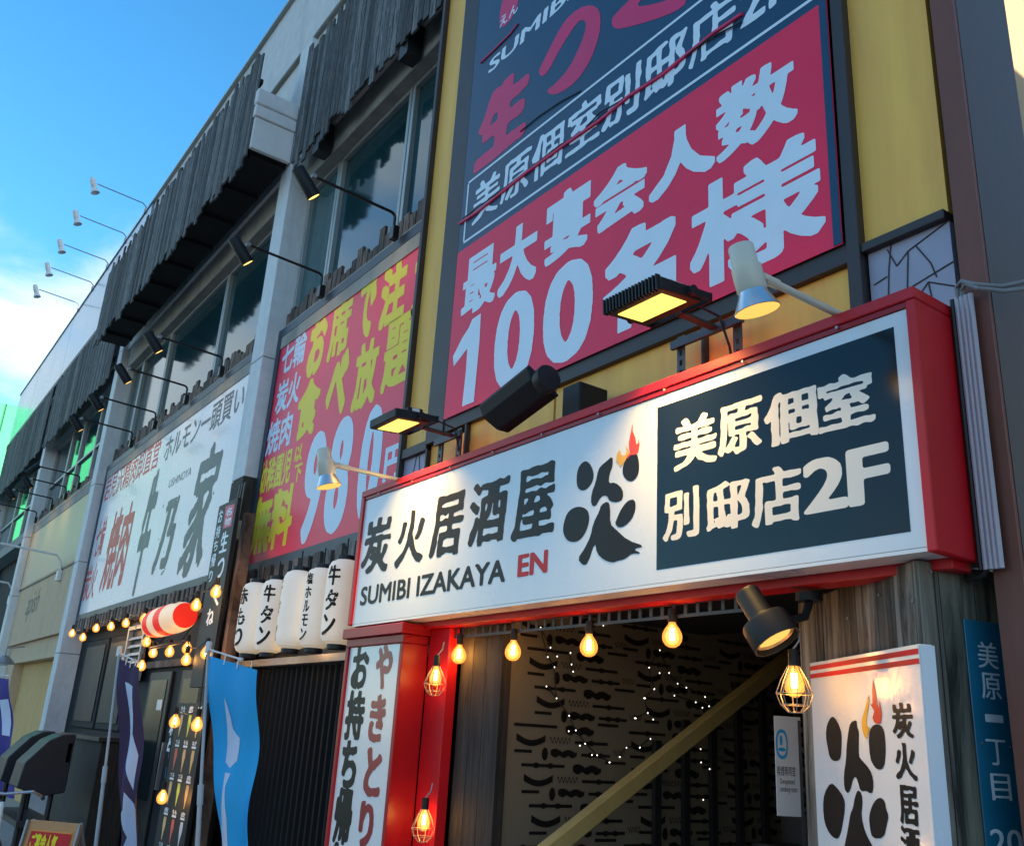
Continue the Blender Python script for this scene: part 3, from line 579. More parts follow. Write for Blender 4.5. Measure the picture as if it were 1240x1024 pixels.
crackpanel(-5.60, -5.26, .9, 1.83, [[(0, .3), (.4, .45), (1, .62)], [(.4, .45), (.3, .7), (.5, 1)], [(.3, .7), (0, .8)], [(.6, .52), (.7, .8), (.6, 1)], [(.2, .36), (.1, .0)]], 1)
for (x0, x1, z0, z1) in [(-5.64, -5.60, 0.7, 8.2), (-5.26, -5.04, 1.86, 8.2), (-1.95, -1.89, .7, 8.2), (-5.60, -5.24, 1.83, 1.90), (-1.89, -1.54, 1.92, 1.96), (-5.04, -1.95, 1.9, 2.0), (-5.26, -5.24, .7, 1.86), (-4.78, -4.76, .7, 1.9), (-2.75, -2.73, .7, 1.9)]:
    MB().box(x0, x1, 2.955 if x1-x0 < .3 and z1 > 5 else 2.965, 3.06, z0+H, z1+H).build('frame_bar', M['trim_dark'], bar, bevel=.003)
MB().box(-5.6, -1.5, 3.06, 3.6, .75+H, 8.2+H).build('wall_backing', M['trim_dark'], bar)
MB().box(-5.66, -5.64, 2.99, 3.6, 0, 8.2+H).build('wall_backing', M['trim_dark'], bar)
# steel column
MB().box(-1.50, -1.41, 2.955, 2.975, 0, 8.2+H).build('steel_flange', M['rust'], bar)
MB().box(-1.43, -1.408, 2.976, 3.40, 0, 8.2+H).build('steel_web', M['darksteel'], bar)
MB().box(-1.49, -1.431, 2.98, 3.40, 0, 8.2+H).build('steel_core', M['darksteel'], bar)
nb = thing('rear_wing', 'cream sunlit wall in the top right corner behind the steel column', 'building', (-5, 8, 5.05))
MB().box(-8, -2.25, 3.66, 12, 5.05, 13).build('wall', M['cream'], nb)
MB().box(-8.05, -2.2, 3.62, 12.05, 13, 13.15).build('roof_edge', M['galv'], nb)
nb2 = thing('shade_block', 'unseen low block added beyond the right picture edge to shade the column and signs', 'building', (7, 7, 0))
MB().box(2.2, 14, 3.2, 12, 0, 6.3).build('wall', M['concrete'], nb2)  # unseen block, added to keep the low sun off the column and signs
MB().box(2.1, 14.1, 3.1, 12.1, 6.3, 6.42).build('roof', M['galv'], nb2)
# ---- banner
ban = thing('banner', 'tall vinyl banner, navy above and red below, announcing banquets for 100 guests', 'banner', (-3.5, 2.94, 2+H))
FB = wall(2.95); zs = 3.235+H
MB().box(-5.03, -1.96, 2.95, 2.954, 1.985+H, zs).build('lower_sheet', M['ban_red'], ban)
MB().box(-5.03, -1.96, 2.95, 2.954, zs, 8.0+H).build('upper_sheet', M['ban_blue'], ban)
MB().box(-2.0, -1.962, 2.947, 2.9495, 1.99+H, 7.9+H).build('hem', M['ban_blue'], ban)
# creases: shallow ridges in the vinyl
WP = M['ban_white']; PK = M['ban_pink']
text(FB, '生', (573, 203), (643, 79), PK, ban, bold=.10, boldy=.07, blur=7, em=120, shear=.12, mod=.6)
shape(FB, crop(540, 0, 3.413, [(382, 300), (400, 260), (470, 120), (520, 55), (580, 22), (625, 28), (642, 70), (635, 150), (600, 250), (540, 340), (470, 388), (435, 393), (415, 378), (450, 350), (510, 285), (560, 180), (582, 110), (572, 82), (545, 90), (480, 190), (425, 295), (398, 320)]), PK, ban, smooth=1)
shape(FB, crop(540, 0, 3.413, [(685, 95), (690, 70), (770, -10), (850, -95), (900, -160), (930, -150), (920, -110), (830, -20), (780, 30), (860, 20), (975, -20), (1000, 10), (950, 50), (840, 90), (720, 122), (695, 118)]), PK, ban, smooth=1)
(s0, z0), (s1, z1) = FB.at(603, 41), FB.at(629, 0)
shape(FB, [(s0, z0), (s0+.24, z0+.02), (s0+.27, z0+.34), (s0+.02, z0+.36)], PK, ban, px=False, name='stamp', smooth=2)
text(FB, 'えん', (605, 33), (628, 3), WP, ban, bold=.02, o=.006)
sz0, sz1 = FB.at(593, 89)[1], FB.at(603, 66)[1]
text(FB, 'SUMIBI IZAKAYA', (-4.81, sz0), (-2.35, sz1+.01), WP, ban, bold=.03, em=70, px=False, shear=.06)
bz0, bz1 = 3.29+H, 3.78+H; bxl, bxr = -4.96, -2.02
for (a, b, c_, d) in [(bxl, bxr, bz1-.009, bz1+.009), (bxl, bxr, bz0-.009, bz0+.009), (bxl-.009, bxl+.009, bz0+.0095, bz1-.0095), (bxr-.009, bxr+.009, bz0+.0095, bz1-.0095)]:
    shape(FB, [(a, c_), (b, c_), (b, d), (a, d)], WP, ban, px=False, name='outline')
text(FB, '美原個室別邸店2F', (-4.87, 3.37+H), (-2.12, 3.71+H), WP, ban, bold=.03, boldy=.018, em=100, px=False, shear=.05, blur=5, mod=.8)
text(FB, '最', (557.5, 383), (604, 295), WP, ban, bold=.04, sq=True, em=150); text(FB, '大', (602, 357), (653, 262), WP, ban, bold=.055, sq=True, em=150); text(FB, '宴', (658, 319), (717, 216), WP, ban, bold=.045, sq=True, em=150)
text(FB, '会', (718, 282), (784, 186), WP, ban, bold=.055, sq=True, em=150); text(FB, '人', (786, 240), (865, 136), WP, ban, bold=.06, sq=True, em=150); text(FB, '数', (868, 191), (962, 65), WP, ban, bold=.04, sq=True, em=150)
shape(FB, crop(440, 280, 3.1, [(410, 330), (442, 308), (436, 420), (415, 640), (371, 657), (385, 530), (391, 440), (340, 507), (337, 470), (372, 400), (395, 365)]), WP, ban); text(FB, '0', (595, 470), (650, 350), WP, ban, bold=.055, boldy=.03, em=170, blur=3); text(FB, '0', (655, 439), (720, 311), WP, ban, bold=.055, boldy=.03, em=170, blur=3)
text(FB, '名', (729, 405), (819, 254), WP, ban, bold=.055, sq=True, em=150); s_a = FB.at(841, 326)
text(FB, '様', (-2.80, 2.06+H), (-2.03, 2.62+H), WP, ban, bold=.033, px=False, sq=True, em=170)
# crease and red cord across the box text
def line(face, pts, r, m, parent, o=.006, name='cord'):
    mb = MB(); mb.tube([face.w(*face.at(*p), o) for p in pts], r, 6); return mb.build(name, m, parent, smooth=True)
line(FB, crop(540, 0, 3.413, [(60, 925), (130, 880), (230, 800), (330, 720), (480, 610), (640, 500), (760, 400), (900, 310), (1010, 220), (1110, 140), (1229, 60)]), .012, M['ban_pink'], ban, name='fold')
line(FB, crop(540, 0, 3.413, [(75, 905), (240, 785), (480, 600), (560, 560), (640, 470), (720, 425), (830, 350), (960, 262), (1090, 165), (1229, 95)]), .005, M['ink'], ban, o=.01, name='fold')
line(FB, crop(540, 0, 3.413, [(145, 262), (200, 210), (270, 140), (300, 100)]), .006, M['ban_pink'], ban, name='fold')
line(FB, crop(540, 0, 3.413, [(310, 545), (390, 480), (480, 420), (560, 378)]), .004, M['ink'], ban, name='fold')
# ================================================================== main shop sign
ms = thing('pub_sign', 'wide white pub sign in a red box with flame emblem and black name panel', 'sign', (-3.5, 2.83, .6+H))
sx0, sx1, sz0_, sz1_ = -5.61, -1.535, .632+H, 1.545+H
FM = wall(2.715)
MB().box(-5.565, sx1-.04, 2.715, 2.735, .65+H, 1.475+H).build('face_panel', M['white_sign'], ms)
f = MB(); f.box(sx0, sx1, 2.70, 2.96, 1.50+H, sz1_); f.box(sx0, sx0+.045, 2.70, 2.96, .645+H, 1.498+H); f.box(sx1-.035, sx1, 2.70, 2.96, .63+H, 1.498+H)
f.build('frame', M['red_metal'], ms, bevel=.004)
MB().box(sx0+.046, sx1-.036, 2.708, 2.74, 1.478+H, 1.497+H).build('frame_lip', M['red_dark'], ms)
MB().box(sx0+.046, sx1-.036, 2.715, 2.84, .635+H, .648+H).build('underside', M['white_vs'], ms)
MB().box(sx0+.046, sx1-.036, 2.845, 2.958, .60+H, .66+H).build('lower_channel', M['red_metal'], ms, bevel=.003)
MB().box(sx0+.05, sx1-.04, 2.75, 2.95, .66+H, 1.49+H).build('back_box', M['trim_dark'], ms)
IK = M['ink']
for ch, a, b in [('炭', (50, 500), (181, 265)), ('火', (182, 470), (312, 235)), ('居', (316, 436), (462, 170)), ('酒', (466, 391), (636, 112)), ('屋', (634, 366), (815, 56))]:
    text(FM, ch, *crop(420, 540, 3.2, [a, b]), IK, ms, bold=.046, boldy=.026, blur=5, em=120, shear=.06, mod=.9)
text(FM, 'SUMIBI IZAKAYA', *crop(420, 540, 3.2, [(50, 618), (618, 435)]), M['ink'], ms, bold=.032, em=80)
text(FM, 'EN', *crop(420, 540, 3.2, [(660, 507), (781, 401)]), M['ink_red'], ms, bold=.04, em=80)
LOGO = [[(893,90),(915,60),(935,58),(955,90),(958,130),(935,165),(910,175),(890,155)],
 [(1005,60),(1030,38),(1032,75),(1018,110),(1015,145),(1040,140),(1070,165),(1072,205),(1050,218),(1020,215),(1008,190),(985,195),(965,235),(947,228),(948,185),(965,140),(975,90),(990,72)],
 [(1075,60),(1100,28),(1125,25),(1135,70),(1130,115),(1105,140),(1080,130),(1067,100)],
 [(840,300),(855,255),(890,232),(930,240),(943,275),(930,330),(900,370),(860,372),(838,340)],
 [(1045,285),(1065,240),(1090,210),(1115,205),(1122,235),(1110,275),(1085,305),(1055,318),(1040,300)],
 [(1012,212),(1022,235),(1020,300),(1045,325),(1090,365),(1158,388),(1108,398),(1146,417),(1105,415),(1085,432),(1070,440),(1050,444),(1030,452),(995,440),(970,415),(962,370),(935,455),(915,462),(895,435),(920,400),(945,350),(955,300),(980,250),(985,228)]]
for i, q in enumerate(LOGO): shape(FM, crop(420, 540, 3.2, q), IK, ms, name='emblem', smooth=(1 if i in (1, 5) else 2))
FL_Y = crop(440, 280, 3.1, [(968,885),(950,862),(953,835),(964,820),(968,838),(980,843),(990,828),(985,800),(992,815),(1000,830),(990,850),(985,860),(976,872)])
FL_R = crop(440, 280, 3.1, [(985,858),(990,845),(1002,832),(998,810),(998,790),(1004,760),(1012,720),(1012,750),(1022,775),(1026,800),(1033,795),(1034,778),(1038,798),(1033,830),(1020,838),(1005,840)])
shape(FM, FL_Y, M['flame_yel'], ms, name='flame', o=.005); shape(FM, FL_R, M['flame_red'], ms, name='flame', o=.0055)
(a0, c0), (a1, c1) = FM.at(795, 690), FM.at(1083, 395.3)
a1 = FM.at(1103, 643.5)[0]
MB().box(a0, a1, 2.7142, 2.7149, c0, c1).build('name_panel', M['sign_black'], ms)
for ch, a, b in [('美', (45, 815), (191, 612)), ('原', (196, 770), (347, 564)), ('個', (357, 735), (532, 520)), ('室', (540, 688), (722, 466))]:
    text(FM, ch, *crop(800, 280, 2.818, [a, b]), M['cream_letter'], ms, bold=.042, boldy=.026, blur=5, em=120, o=.0045, mod=.8)
for ch, a, b in [('別', (802.8, 655), (847, 588)), ('邸', (856, 644), (908, 577)), ('店', (911, 638), (970, 560)), ('2', (974, 622), (1024, 549)), ('F', (1028, 613), (1076, 535))]:
    text(FM, ch, a, b, M['cream_letter'], ms, bold=.042 if ch not in '2F' else .04, boldy=None if ch in '2F' else .026, blur=5, em=120, o=.0045, mod=.7 if ch not in '2F' else 0)
# small screws on the frame lip
for k in range(9): MB().lathe([(0, -.006), (.006, -.006), (.006, 0)], (sx0+.25+k*.44, 2.702, 1.49+H), (0, 1, 0), 8).build('screw', M['galv'], ms)
# ================================================================== vertical takeaway sign
vs = thing('takeaway_sign', 'tall narrow white sign in a red case under the left end of the pub sign', 'sign', (-5.2, 2.8, 0))
FV = wall(2.74); MB().box(-5.60, -4.93, 2.74, 2.76, 0, .505+H).build('face_panel', M['white_vs'], vs)
f = MB(); f.box(-5.66, -4.87, 2.70, 2.90, .56+H, .622+H); f.box(-5.64, -4.89, 2.725, 2.90, .508+H, .558+H); f.box(-5.64, -5.602, 2.725, 2.90, 0, .506+H); f.box(-4.928, -4.89, 2.725, 2.90, 0, .506+H)
f.build('case', M['red_dark'], vs, bevel=.004)
MB().box(-5.6, -4.93, 2.765, 2.89, 0, .5+H).build('back_box', M['trim_dark'], vs)
MB().box(-4.885, -4.66, 2.90, 2.97, 0, .60+H).build('side_post', M['red_metal'], vs, bevel=.004)
for ch, a, b in [('や', (452.5, 834), (478, 777)), ('き', (444.5, 898), (469.5, 840)), ('と', (438.5, 962), (465, 906)), ('り', (432, 1022), (455, 972))]:
    text(FV, ch, a, b, M['ink_crimson'], vs, bold=.075, boldy=.055, blur=6, em=110, mod=.7)
for ch, a, b in [('お', (423.5, 834), (449, 782)), ('持', (415.5, 895), (444.5, 835)), ('ち', (410, 953), (435.5, 897)), ('帰', (401.5, 1018), (430, 956)), ('り', (398, 1078), (424, 1024))]:
    text(FV, ch, a, b, M['ink'], vs, bold=.07, boldy=.05, blur=6, em=110, mod=.7)
# ================================================================== entrance: jambs, stairwell
ent = thing('pub_entrance', 'dark stairwell entrance under the pub sign with charred boards and patterned wallpaper', 'entrance', (-3.4, 4, 0))
XW = -4.27
bx = -4.66
while bx < XW+.02:
    MB().box(bx+.004, min(bx+.13, XW+.0), 2.99, 3.04, 0, .62+H).build('board', M['charred'], ent); bx += .13
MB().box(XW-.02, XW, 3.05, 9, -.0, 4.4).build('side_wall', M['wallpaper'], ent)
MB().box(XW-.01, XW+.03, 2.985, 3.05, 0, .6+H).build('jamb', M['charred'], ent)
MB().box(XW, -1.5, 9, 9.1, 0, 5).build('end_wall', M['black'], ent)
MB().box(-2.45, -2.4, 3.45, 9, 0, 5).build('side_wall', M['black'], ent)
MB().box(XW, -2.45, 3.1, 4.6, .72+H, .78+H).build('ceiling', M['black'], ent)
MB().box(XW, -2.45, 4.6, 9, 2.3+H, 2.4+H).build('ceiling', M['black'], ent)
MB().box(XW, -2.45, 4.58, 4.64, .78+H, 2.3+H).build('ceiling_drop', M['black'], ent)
for k in range(16):
    MB().box(XW+.02, -2.46, 3.55+k*.29, 3.55+(k+1)*.29, 0, .18*(k+1)).build('step', M['stair'], ent)
# wallpaper print
FW = Face(XW, 3.05, 90); 
rs = random.Random(3); mb = MB()
def blob(pts):
    T = tessellate_polygon([[Vector((x, y, 0)) for x, y in pts]]); mb.add([FW.w(x, z, .003+rs.random()*.001) for x, z in pts], [tuple(t) for t in T])
def bar(s, z, L, n=0, t=.008):
    p = [(s, z-t), (s+L, z-t), (s+L, z+t), (s, z+t)]; blob(p)
    for j in range(n):
        q = s+L*(j+1)/(n+1); blob([(q-.02, z-t*1.1), (q, z-t*2), (q+.02, z-t*1.1), (q+.02, z+t*1.1), (q, z+t*2), (q-.02, z+t*1.1)])
def tache(s, z, L, h=.035):
    top = [(s+L*i/16, z+h*(.35+.55*abs(math.sin(math.pi*i/16*2.0+.4)))*(1-.2*(i/16))) for i in range(17)]; bot = [(s+L*i/16, z-h*(.25+.6*abs(math.sin(math.pi*i/16*3)))*.8) for i in range(16, -1, -1)]
    blob(top+bot)
def hang(s, z, L, h=.03):
    blob([(s+L*i/10, z+h*(1-math.sin(math.pi*i/10)*.9+.15*math.sin(6*i))) for i in range(11)]+[(s+L*i/10, z-h*(.2+math.sin(math.pi*i/10)*.9)) for i in range(10, -1, -1)])
def wig(s, z, L, r=.014, n=44):
    up = [(s+L*i/n, z+r*math.sin(i*.8)+.005) for i in range(n+1)]; dn = [(s+L*i/n, z+r*math.sin(i*.8)-.005) for i in range(n, -1, -1)]; blob(up+dn)
def oval(s, z, a=.022, b=.035): blob([(s+a*math.cos(t*.6283), z+b*math.sin(t*.6283)) for t in range(10)])
zrow = .70+H; ri = 0
while zrow > -.62+H:
    sft = (ri % 3)*.21
    s = .06+sft*.3
    while s < 3.6:
        bar(s, zrow, .30, rs.choice([0, 1, 2])); tache(s+.36, zrow-.015, .21); bar(s+.60, zrow+.03, .16)
        hang(s+.02, zrow-.075, .20); wig(s+.25, zrow-.07, .15); bar(s+.43, zrow-.075, .25, 1); 
        bar(s+.01, zrow-.135, .12, 0); oval(s+.22, zrow-.145); tache(s+.26, zrow-.14, .19, .03); bar(s+.48, zrow-.14, .22, 2); wig(s+.72, zrow-.12, .10)
        s += .80+rs.uniform(-.03, .05)
    zrow -= .205; ri += 1
pr_ = mb.build('wallpaper_print', M['ink'], ent); pr_['kind'] = 'stuff'
# handrail beam
ha = Vector((-3.88, 3.02, -.53+H)); hb = Vector((-3.88, 5.0, .62+H)); d = (hb-ha).normalized()
rl = MB().obox((ha+hb)/2, Vector((1, 0, 0)), d, Vector((1, 0, 0)).cross(d), .035, (hb-ha).length/2, .043).build('handrail', M['handrail'], ent, bevel=.008)
for k in range(6): # dark uprights behind the rail
    MB().box(XW+.05, XW+.08, 4.1+k*.24, 4.15+k*.24, 0, .25+k*.13+H-.2).build('baluster', M['black'], ent)
# slotted angle carrying the bulbs
sa = thing('slotted_rail', 'black slotted steel rail along the top of the pub entrance', 'rail', (-3.7, 2.93, .6+H))
mb = MB(); x = -4.86
while x < -2.5:
    mb.box(x, x+.018, 2.93, 2.934, .555+H, .597+H); x += .07
mb.box(-4.86, -2.48, 2.93, 2.934, .597+H, .612+H); mb.box(-4.86, -2.48, 2.93, 2.934, .540+H, .554+H); mb.box(-4.86, -2.48, 2.934, 2.97, .608+H, .612+H)
mb.build('angle', M['slotted'], sa)
# ------------- bulbs
def bulb_proto(scale=1.0, e=2.2):
    t = thing('light_bulb', 'x', 'bulb', (0, 0, 0))
    k = scale
    MB().lathe([(0, 0), (.017*k, 0), (.019*k, -.01*k), (.019*k, -.055*k), (.015*k, -.06*k), (0, -.06*k)], n=12).build('socket', M['cable'], t, smooth=True)
    MB().lathe([(.014*k, -.055*k), (.017*k, -.068*k), (.031*k, -.086*k), (.041*k, -.107*k), (.043*k, -.122*k), (.040*k, -.140*k), (.029*k, -.156*k), (.015*k, -.164*k), (0, -.166*k)], n=18).build('glass', M['bglass'], t, smooth=True)
    MB().tube([(-.006*k, 0, -.085*k), (-.010*k, 0, -.135*k)], .0045*k, 6).tube([(.006*k, 0, -.085*k), (.010*k, 0, -.135*k)], .0045*k, 6).tube([(0, .006*k, -.085*k), (0, .008*k, -.135*k)], .0045*k, 6).build('filament', M['fil'], t)
    glow(t, (0, 0, -.115*k), e, rad=.04*k); return t
bp = bulb_proto()
bpx = [(560, 752, 'nearest the red case'), (625, 747, 'second from the red case'), (716, 740, 'third from the red case, left of the stair rail top'), (816, 728, 'right hand bulb of the entrance row')]
first = True
for (u, v, lb) in bpx:
    s_, z_ = wall(2.93).at(u, v+6)
    z_ = .50+H+ (0 if u != 816 else .02)
    lab = 'bulb under the pub sign, '+lb
    if first: bp.location = (s_, 2.92, z_+.06); bp['label'] = lab; bp['group'] = 'bulbs hanging in the pub entrance'; first = False
    else: copy_tree(bp, None, (s_, 2.92, z_+.06), lab)
# ------------- cage lamps
def cage_lamp(label, p, k=1.0, tilt=0):
    t = thing('cage_lamp', label, 'lamp', p, 'bulbs in wire cages by the pub entrance')
    p = Vector(p)
    MB().lathe([(0, .07*k), (.022*k, .07*k), (.024*k, 0), (.0, 0)], p, n=12).build('socket', M['housing'], t, smooth=True)
    MB().lathe([(.014*k, 0), (.030*k, -.035*k), (.042*k, -.07*k), (.040*k, -.10*k), (.02*k, -.125*k), (0, -.13*k)], p, n=16).build('glass', M['bglass'], t, smooth=True)
    MB().tube([p+Vector((-.008*k, 0, -.03*k)), p+Vector((-.008*k, 0, -.09*k))], .006*k, 6).tube([p+Vector((.008*k, 0, -.03*k)), p+Vector((.008*k, 0, -.09*k))], .006*k, 6).build('filament', M['fil'], t)
    mb = MB(); n = 8
    for j in range(n):
        a = 2*math.pi*j/n; c_, s2 = math.cos(a), math.sin(a)
        mb.tube([p+Vector((.024*k*c_, .024*k*s2, .0)), p+Vector((.056*k*c_, .056*k*s2, -.06*k)), p+Vector((.076*k*c_, .076*k*s2, -.115*k)), p+Vector((.060*k*c_, .060*k*s2, -.160*k)), p+Vector((.03*k*c_, .03*k*s2, -.19*k))], .0022*k, 5)
    for r_, h_ in ((.076, -.115), (.060, -.160), (.03, -.19)):
        mb.tube([p+Vector((r_*k*math.cos(2*math.pi*j/16), r_*k*math.sin(2*math.pi*j/16), h_*k)) for j in range(17)], .0022*k, 5)
    mb.build('cage', M['cage'], t)
    mb = MB().tube([p+Vector((0, 0, .07*k)), p+Vector((.015, .02, .11*k)), p+Vector((.01, .03, .16*k))], .004, 6); mb.build('hook', M['galv'], t)
    glow(t, p+Vector((0, 0, -.07*k)), 1.3, rad=.04); return t
s_, z_ = wall(2.82).at(519, 806); cage_lamp('upper caged bulb against the red case of the takeaway sign', (-4.68, 2.84, z_), .85)
s_, z_ = wall(2.82).at(503, 978); cage_lamp('lower caged bulb beside the red case at the bottom edge', (-4.68, 2.84, z_), .85)
s_, z_ = wall(2.85).at(961, 806); cage_lamp('caged bulb hanging beside the white flame sign', (s_, 2.85, z_), .85)
# ------------- black round flood lamp in the entrance
s_, z_ = wall(2.75).at(932, 762); t = thing('round_spot_lamp', 'large black round spot lamp glowing amber at the top right of the pub entrance', 'lamp', (s_, 2.75, z_))
c = Vector((s_, 2.75, z_)); ax = (Vector((.433, .10, -.70))).normalized()
MB().lathe([(0, -.17), (.042, -.17), (.048, -.16), (.048, -.06), (.054, -.05), (.086, -.04), (.091, -.028), (.091, .055), (.085, .055), (.080, .026), (.0, .026)], c, ax, 28).build('housing', M['housing'], t, smooth=True)
MB().lathe([(0, .031), (.066, .031)], c, ax, 24).build('lens', M['lens_soft'], t); MB().lathe([(.066, .031), (.075, .038), (.079, .028)], c, ax, 24).build('lens_ring', M['cage'], t, smooth=True)
MB().tube([c+Vector((.02, .05, .03)), c+Vector((.05, .14, .06)), c+Vector((.05, .17, .12))], .016, 8).build('mount_arm', M['housing'], t, smooth=True)
MB().lathe([(0, 0), (.05, 0), (.05, .03), (0, .03)], c+Vector((.05, .17, .12)), (0, 0, 1), 14).build('mount_plate', M['housing'], t, smooth=True)
spot(t, c+ax*.05, c+ax, 9, 100, 1, rad=.06)
# ================================================================== wood pillar with flame sign and address plate
wp = thing('wood_pillar', 'weathered board clad pillar to the right of the pub entrance', 'pillar', (-1.9, 3.1, 0))
A = Vector((-1.66, 2.786, 0)); ang = math.degrees(math.atan2(A.y-3.266, A.x+2.491))
FP = Face(A.x, A.y, ang); L1 = -math.hypot(A.x+2.491, A.y-3.266); TOPW = .628+H
ws = [.155, .12, .16, .13, .165, .12, .14]; s = -.002
for i, w_ in enumerate(ws):
    s2 = max(s-w_, L1)
    MB().fbox(FP, s2+.002, s-.002, 0, TOPW-.002*i, rng.rand()*.006, -.03).build('board', M['oldwood'], wp, bevel=.003); s = s2
    if s <= L1+.01: break
B = Vector((-1.576, 3.118, 0)); ang2 = math.degrees(math.atan2(B.y-A.y, B.x-A.x)); FR = Face(A.x, A.y, ang2); L2 = (B-A).length
s = .004
for w_, mm_ in ((.085, 'oldwood'), (.15, 'green_wood'), (.12, 'green_wood')):
    MB().fbox(FR, s, min(s+w_-.004, L2+.05), 0, TOPW, .004, -.03).build('board', M[mm_], wp, bevel=.003); s += w_
mb = MB(); q = [A+Vector((-.02, .05, 0)), A+Vector((.02, .06, 0)), B+Vector((-.03, .0, 0)), Vector((-2.48, 3.30, 0))]
mb.prism([Vector((p.x, p.y, 0.0)) for p in q], (0, 0, TOPW-.01)); mb.build('core', M['charred'], wp)
mb = MB()
for (s_, z_) in ((-.03, .5), (-.03, -.1), (-.25, .55), (-.5, .5)): mb.lathe([(0, .004), (.006, .004), (.006, -.002)], FP.w(s_, z_+H, .004), FP.n, 8)
for (u, v) in ((1124.5, 692), (1184, 800)): mb.lathe([(0, .004), (.007, .004), (.007, -.002)], FR.w(*FR.at(u, v), .006), FR.n, 8)
mb.build('nail', M['galv'], wp)
# flame sign
fs = thing('flame_sign', 'white sign with red double stripe and flame emblem on the wood pillar', 'sign', FP.w(-.3, 0, 0))
(l0, t0), (l1, t1) = FP.at(980.5, 801), FP.at(1112, 780)
tz = (t0+t1)/2; FS = Face(FP.w(0, 0, .05).x, FP.w(0, 0, .05).y, ang)
(l0, t0), (l1, t1) = FS.at(980.5, 801), FS.at(1112, 781); tz = (t0+t1)/2
MB().fbox(FS, l0, l1, 0, tz, 0, -.045).build('panel', mat('crinkled_film', (.80, .80, .80), .16, var=.02, scale=7, bump=.35, coat=.3), fs, bevel=.002)
MB().fbox(FS, l1+.001, l1+.004, 0, tz-.003, -.004, -.05).build('side_edge', M['ush_sign'], fs)
for (v0, v1) in ((806.5, 812), (816, 821.5)):
    z0 = FS.at(981, v0)[1]; z1 = FS.at(981, v1)[1]
    shape(FS, [(l0+.001, z0), (l1-.001, z0), (l1-.001, z1), (l0+.001, z1)], M['ink_red'], fs, px=False, name='stripe', o=.003)
def fc(q): return crop(960, 820, 4.43, q)
for q in [[(178,310),(185,250),(208,208),(228,215),(250,255),(265,300),(262,400),(255,440),(225,450),(200,430),(190,380)],
          [(310,240),(345,225),(345,260),(357,290),(355,340),(355,420),(370,440),(415,490),(433,540),(433,610),(418,622),(395,605),(365,610),(352,560),(340,530),(325,540),(312,600),(295,622),(278,595),(275,520),(288,440),(290,370),(300,290)],
          [(408,310),(425,260),(455,248),(485,262),(497,320),(500,410),(492,480),(465,496),(440,480),(415,430)],
          [(163,690),(170,620),(205,560),(240,590),(275,640),(283,690),(270,780),(255,850),(235,867),(200,840),(172,780)],
          [(410,745),(425,690),(450,650),(478,642),(497,665),(500,700),(517,740),(505,790),(490,860),(428,862),(415,800)],
          [(350,600),(372,620),(376,680),(368,740),(390,830),(430,903),(450,940),(270,960),(280,900),(300,800),(310,730),(325,700),(335,640)]]:
    shape(FS, fc(q), IK, fs, name='emblem', smooth=1)
shape(FS, fc([(400,340),(375,290),(370,230),(390,170),(410,80),(412,140),(400,200),(395,260),(420,270),(405,300)]), M['flame_yel'], fs, name='flame', o=.005, smooth=1)
shape(FS, fc([(430,215),(440,180),(420,145),(430,140),(428,60),(432,10),(445,70),(455,140),(465,165),(465,120),(475,160),(480,200),(475,245),(455,248),(440,240)]), M['flame_red'], fs, name='flame', o=.0055)
for ch, a, b in [('炭', (541, 325), (640, 130)), ('火', (557, 543), (657, 350)), ('居', (580, 780), (668, 583)), ('酒', (590, 990), (680, 812))]:
    text(FS, ch, *fc([a, b]), IK, fs, bold=.055, boldy=.03, blur=6, em=110, mod=.8)
# address plate
pl = thing('address_plate', 'long blue enamel address plate on the right side of the wood pillar', 'sign', FR.w(.2, .5, 0))
FR2 = Face(FR.w(0, 0, .012).x, FR.w(0, 0, .012).y, ang2)
(p0, pt), (p1, _) = FR2.at(1167, 749), FR2.at(1210, 754)
MB().fbox(FR2, p0, p1, pt-.80, pt, 0, -.005).build('plate', M['blue_plate'], pl, bevel=.0015)
for ch, a, b in [('美', (1185, 807), (1206, 779)), ('原', (1189.5, 845), (1210, 816)), ('一', (1193, 873), (1214, 866)), ('丁', (1196, 925), (1216.5, 896)), ('目', (1201.5, 968), (1222, 937))]:
    text(FR2, ch, a, b, M['plate_white'], pl, bold=.012, em=80, o=.004)
text(FR2, '20', (1201, 1034), (1236, 1004), M['plate_white'], pl, bold=.008, em=80, o=.004)
mb = MB()
for (u, v) in ((1187, 899), (1222, 904)): mb.lathe([(0, .003), (.004, .003), (.004, -.001)], FR2.w(*FR2.at(u, v), .004), FR2.n, 8)
mb.build('rivet', M['galv'], pl)
# no smoking panel behind the pillar, with slotted strip
ns = thing('smoking_notice', 'small white notice with a blue pictogram at the right of the stairwell', 'sign', (-2.7, 3.4, 1.2))
FN = Face(-2.80, 3.47, 62); (n0, nt_), (n1, _) = FN.at(937.5, 866), FN.at(969, 870); nb_ = FN.at(941, 987)[1]
MB().fbox(FN, n0, n1, nb_, nt_, 0, -.005).build('panel', M['white_vs'], ns)
def rr(u0, v0, u1, v1, m, o): 
    (a, b), (c_, d_) = FN.at(u0, v1), FN.at(u1, v0); w_, h_ = c_-a, d_-b
    return shape(FN, [(a, b), (c_, b), (c_, d_), (a, d_)], m, ns, o=o, name='pictogram', px=False, smooth=2)
rr(940, 883, 953, 918, M['blue_flag'], .004); rr(942, 887, 951.5, 914, M['white_vs'], .005); rr(942.5, 905, 951, 909, M['blue_flag'], .006); rr(944, 890, 947, 902, M['blue_flag'], .006)
text(FN, '喫煙専用室', (941, 938), (963, 928), IK, ns, bold=.01, em=60); text(FN, 'Designated', (945, 950), (962, 943), IK, ns, bold=0, em=60); text(FN, 'smoking room', (945, 960), (965, 952), IK, ns, bold=0, em=60)
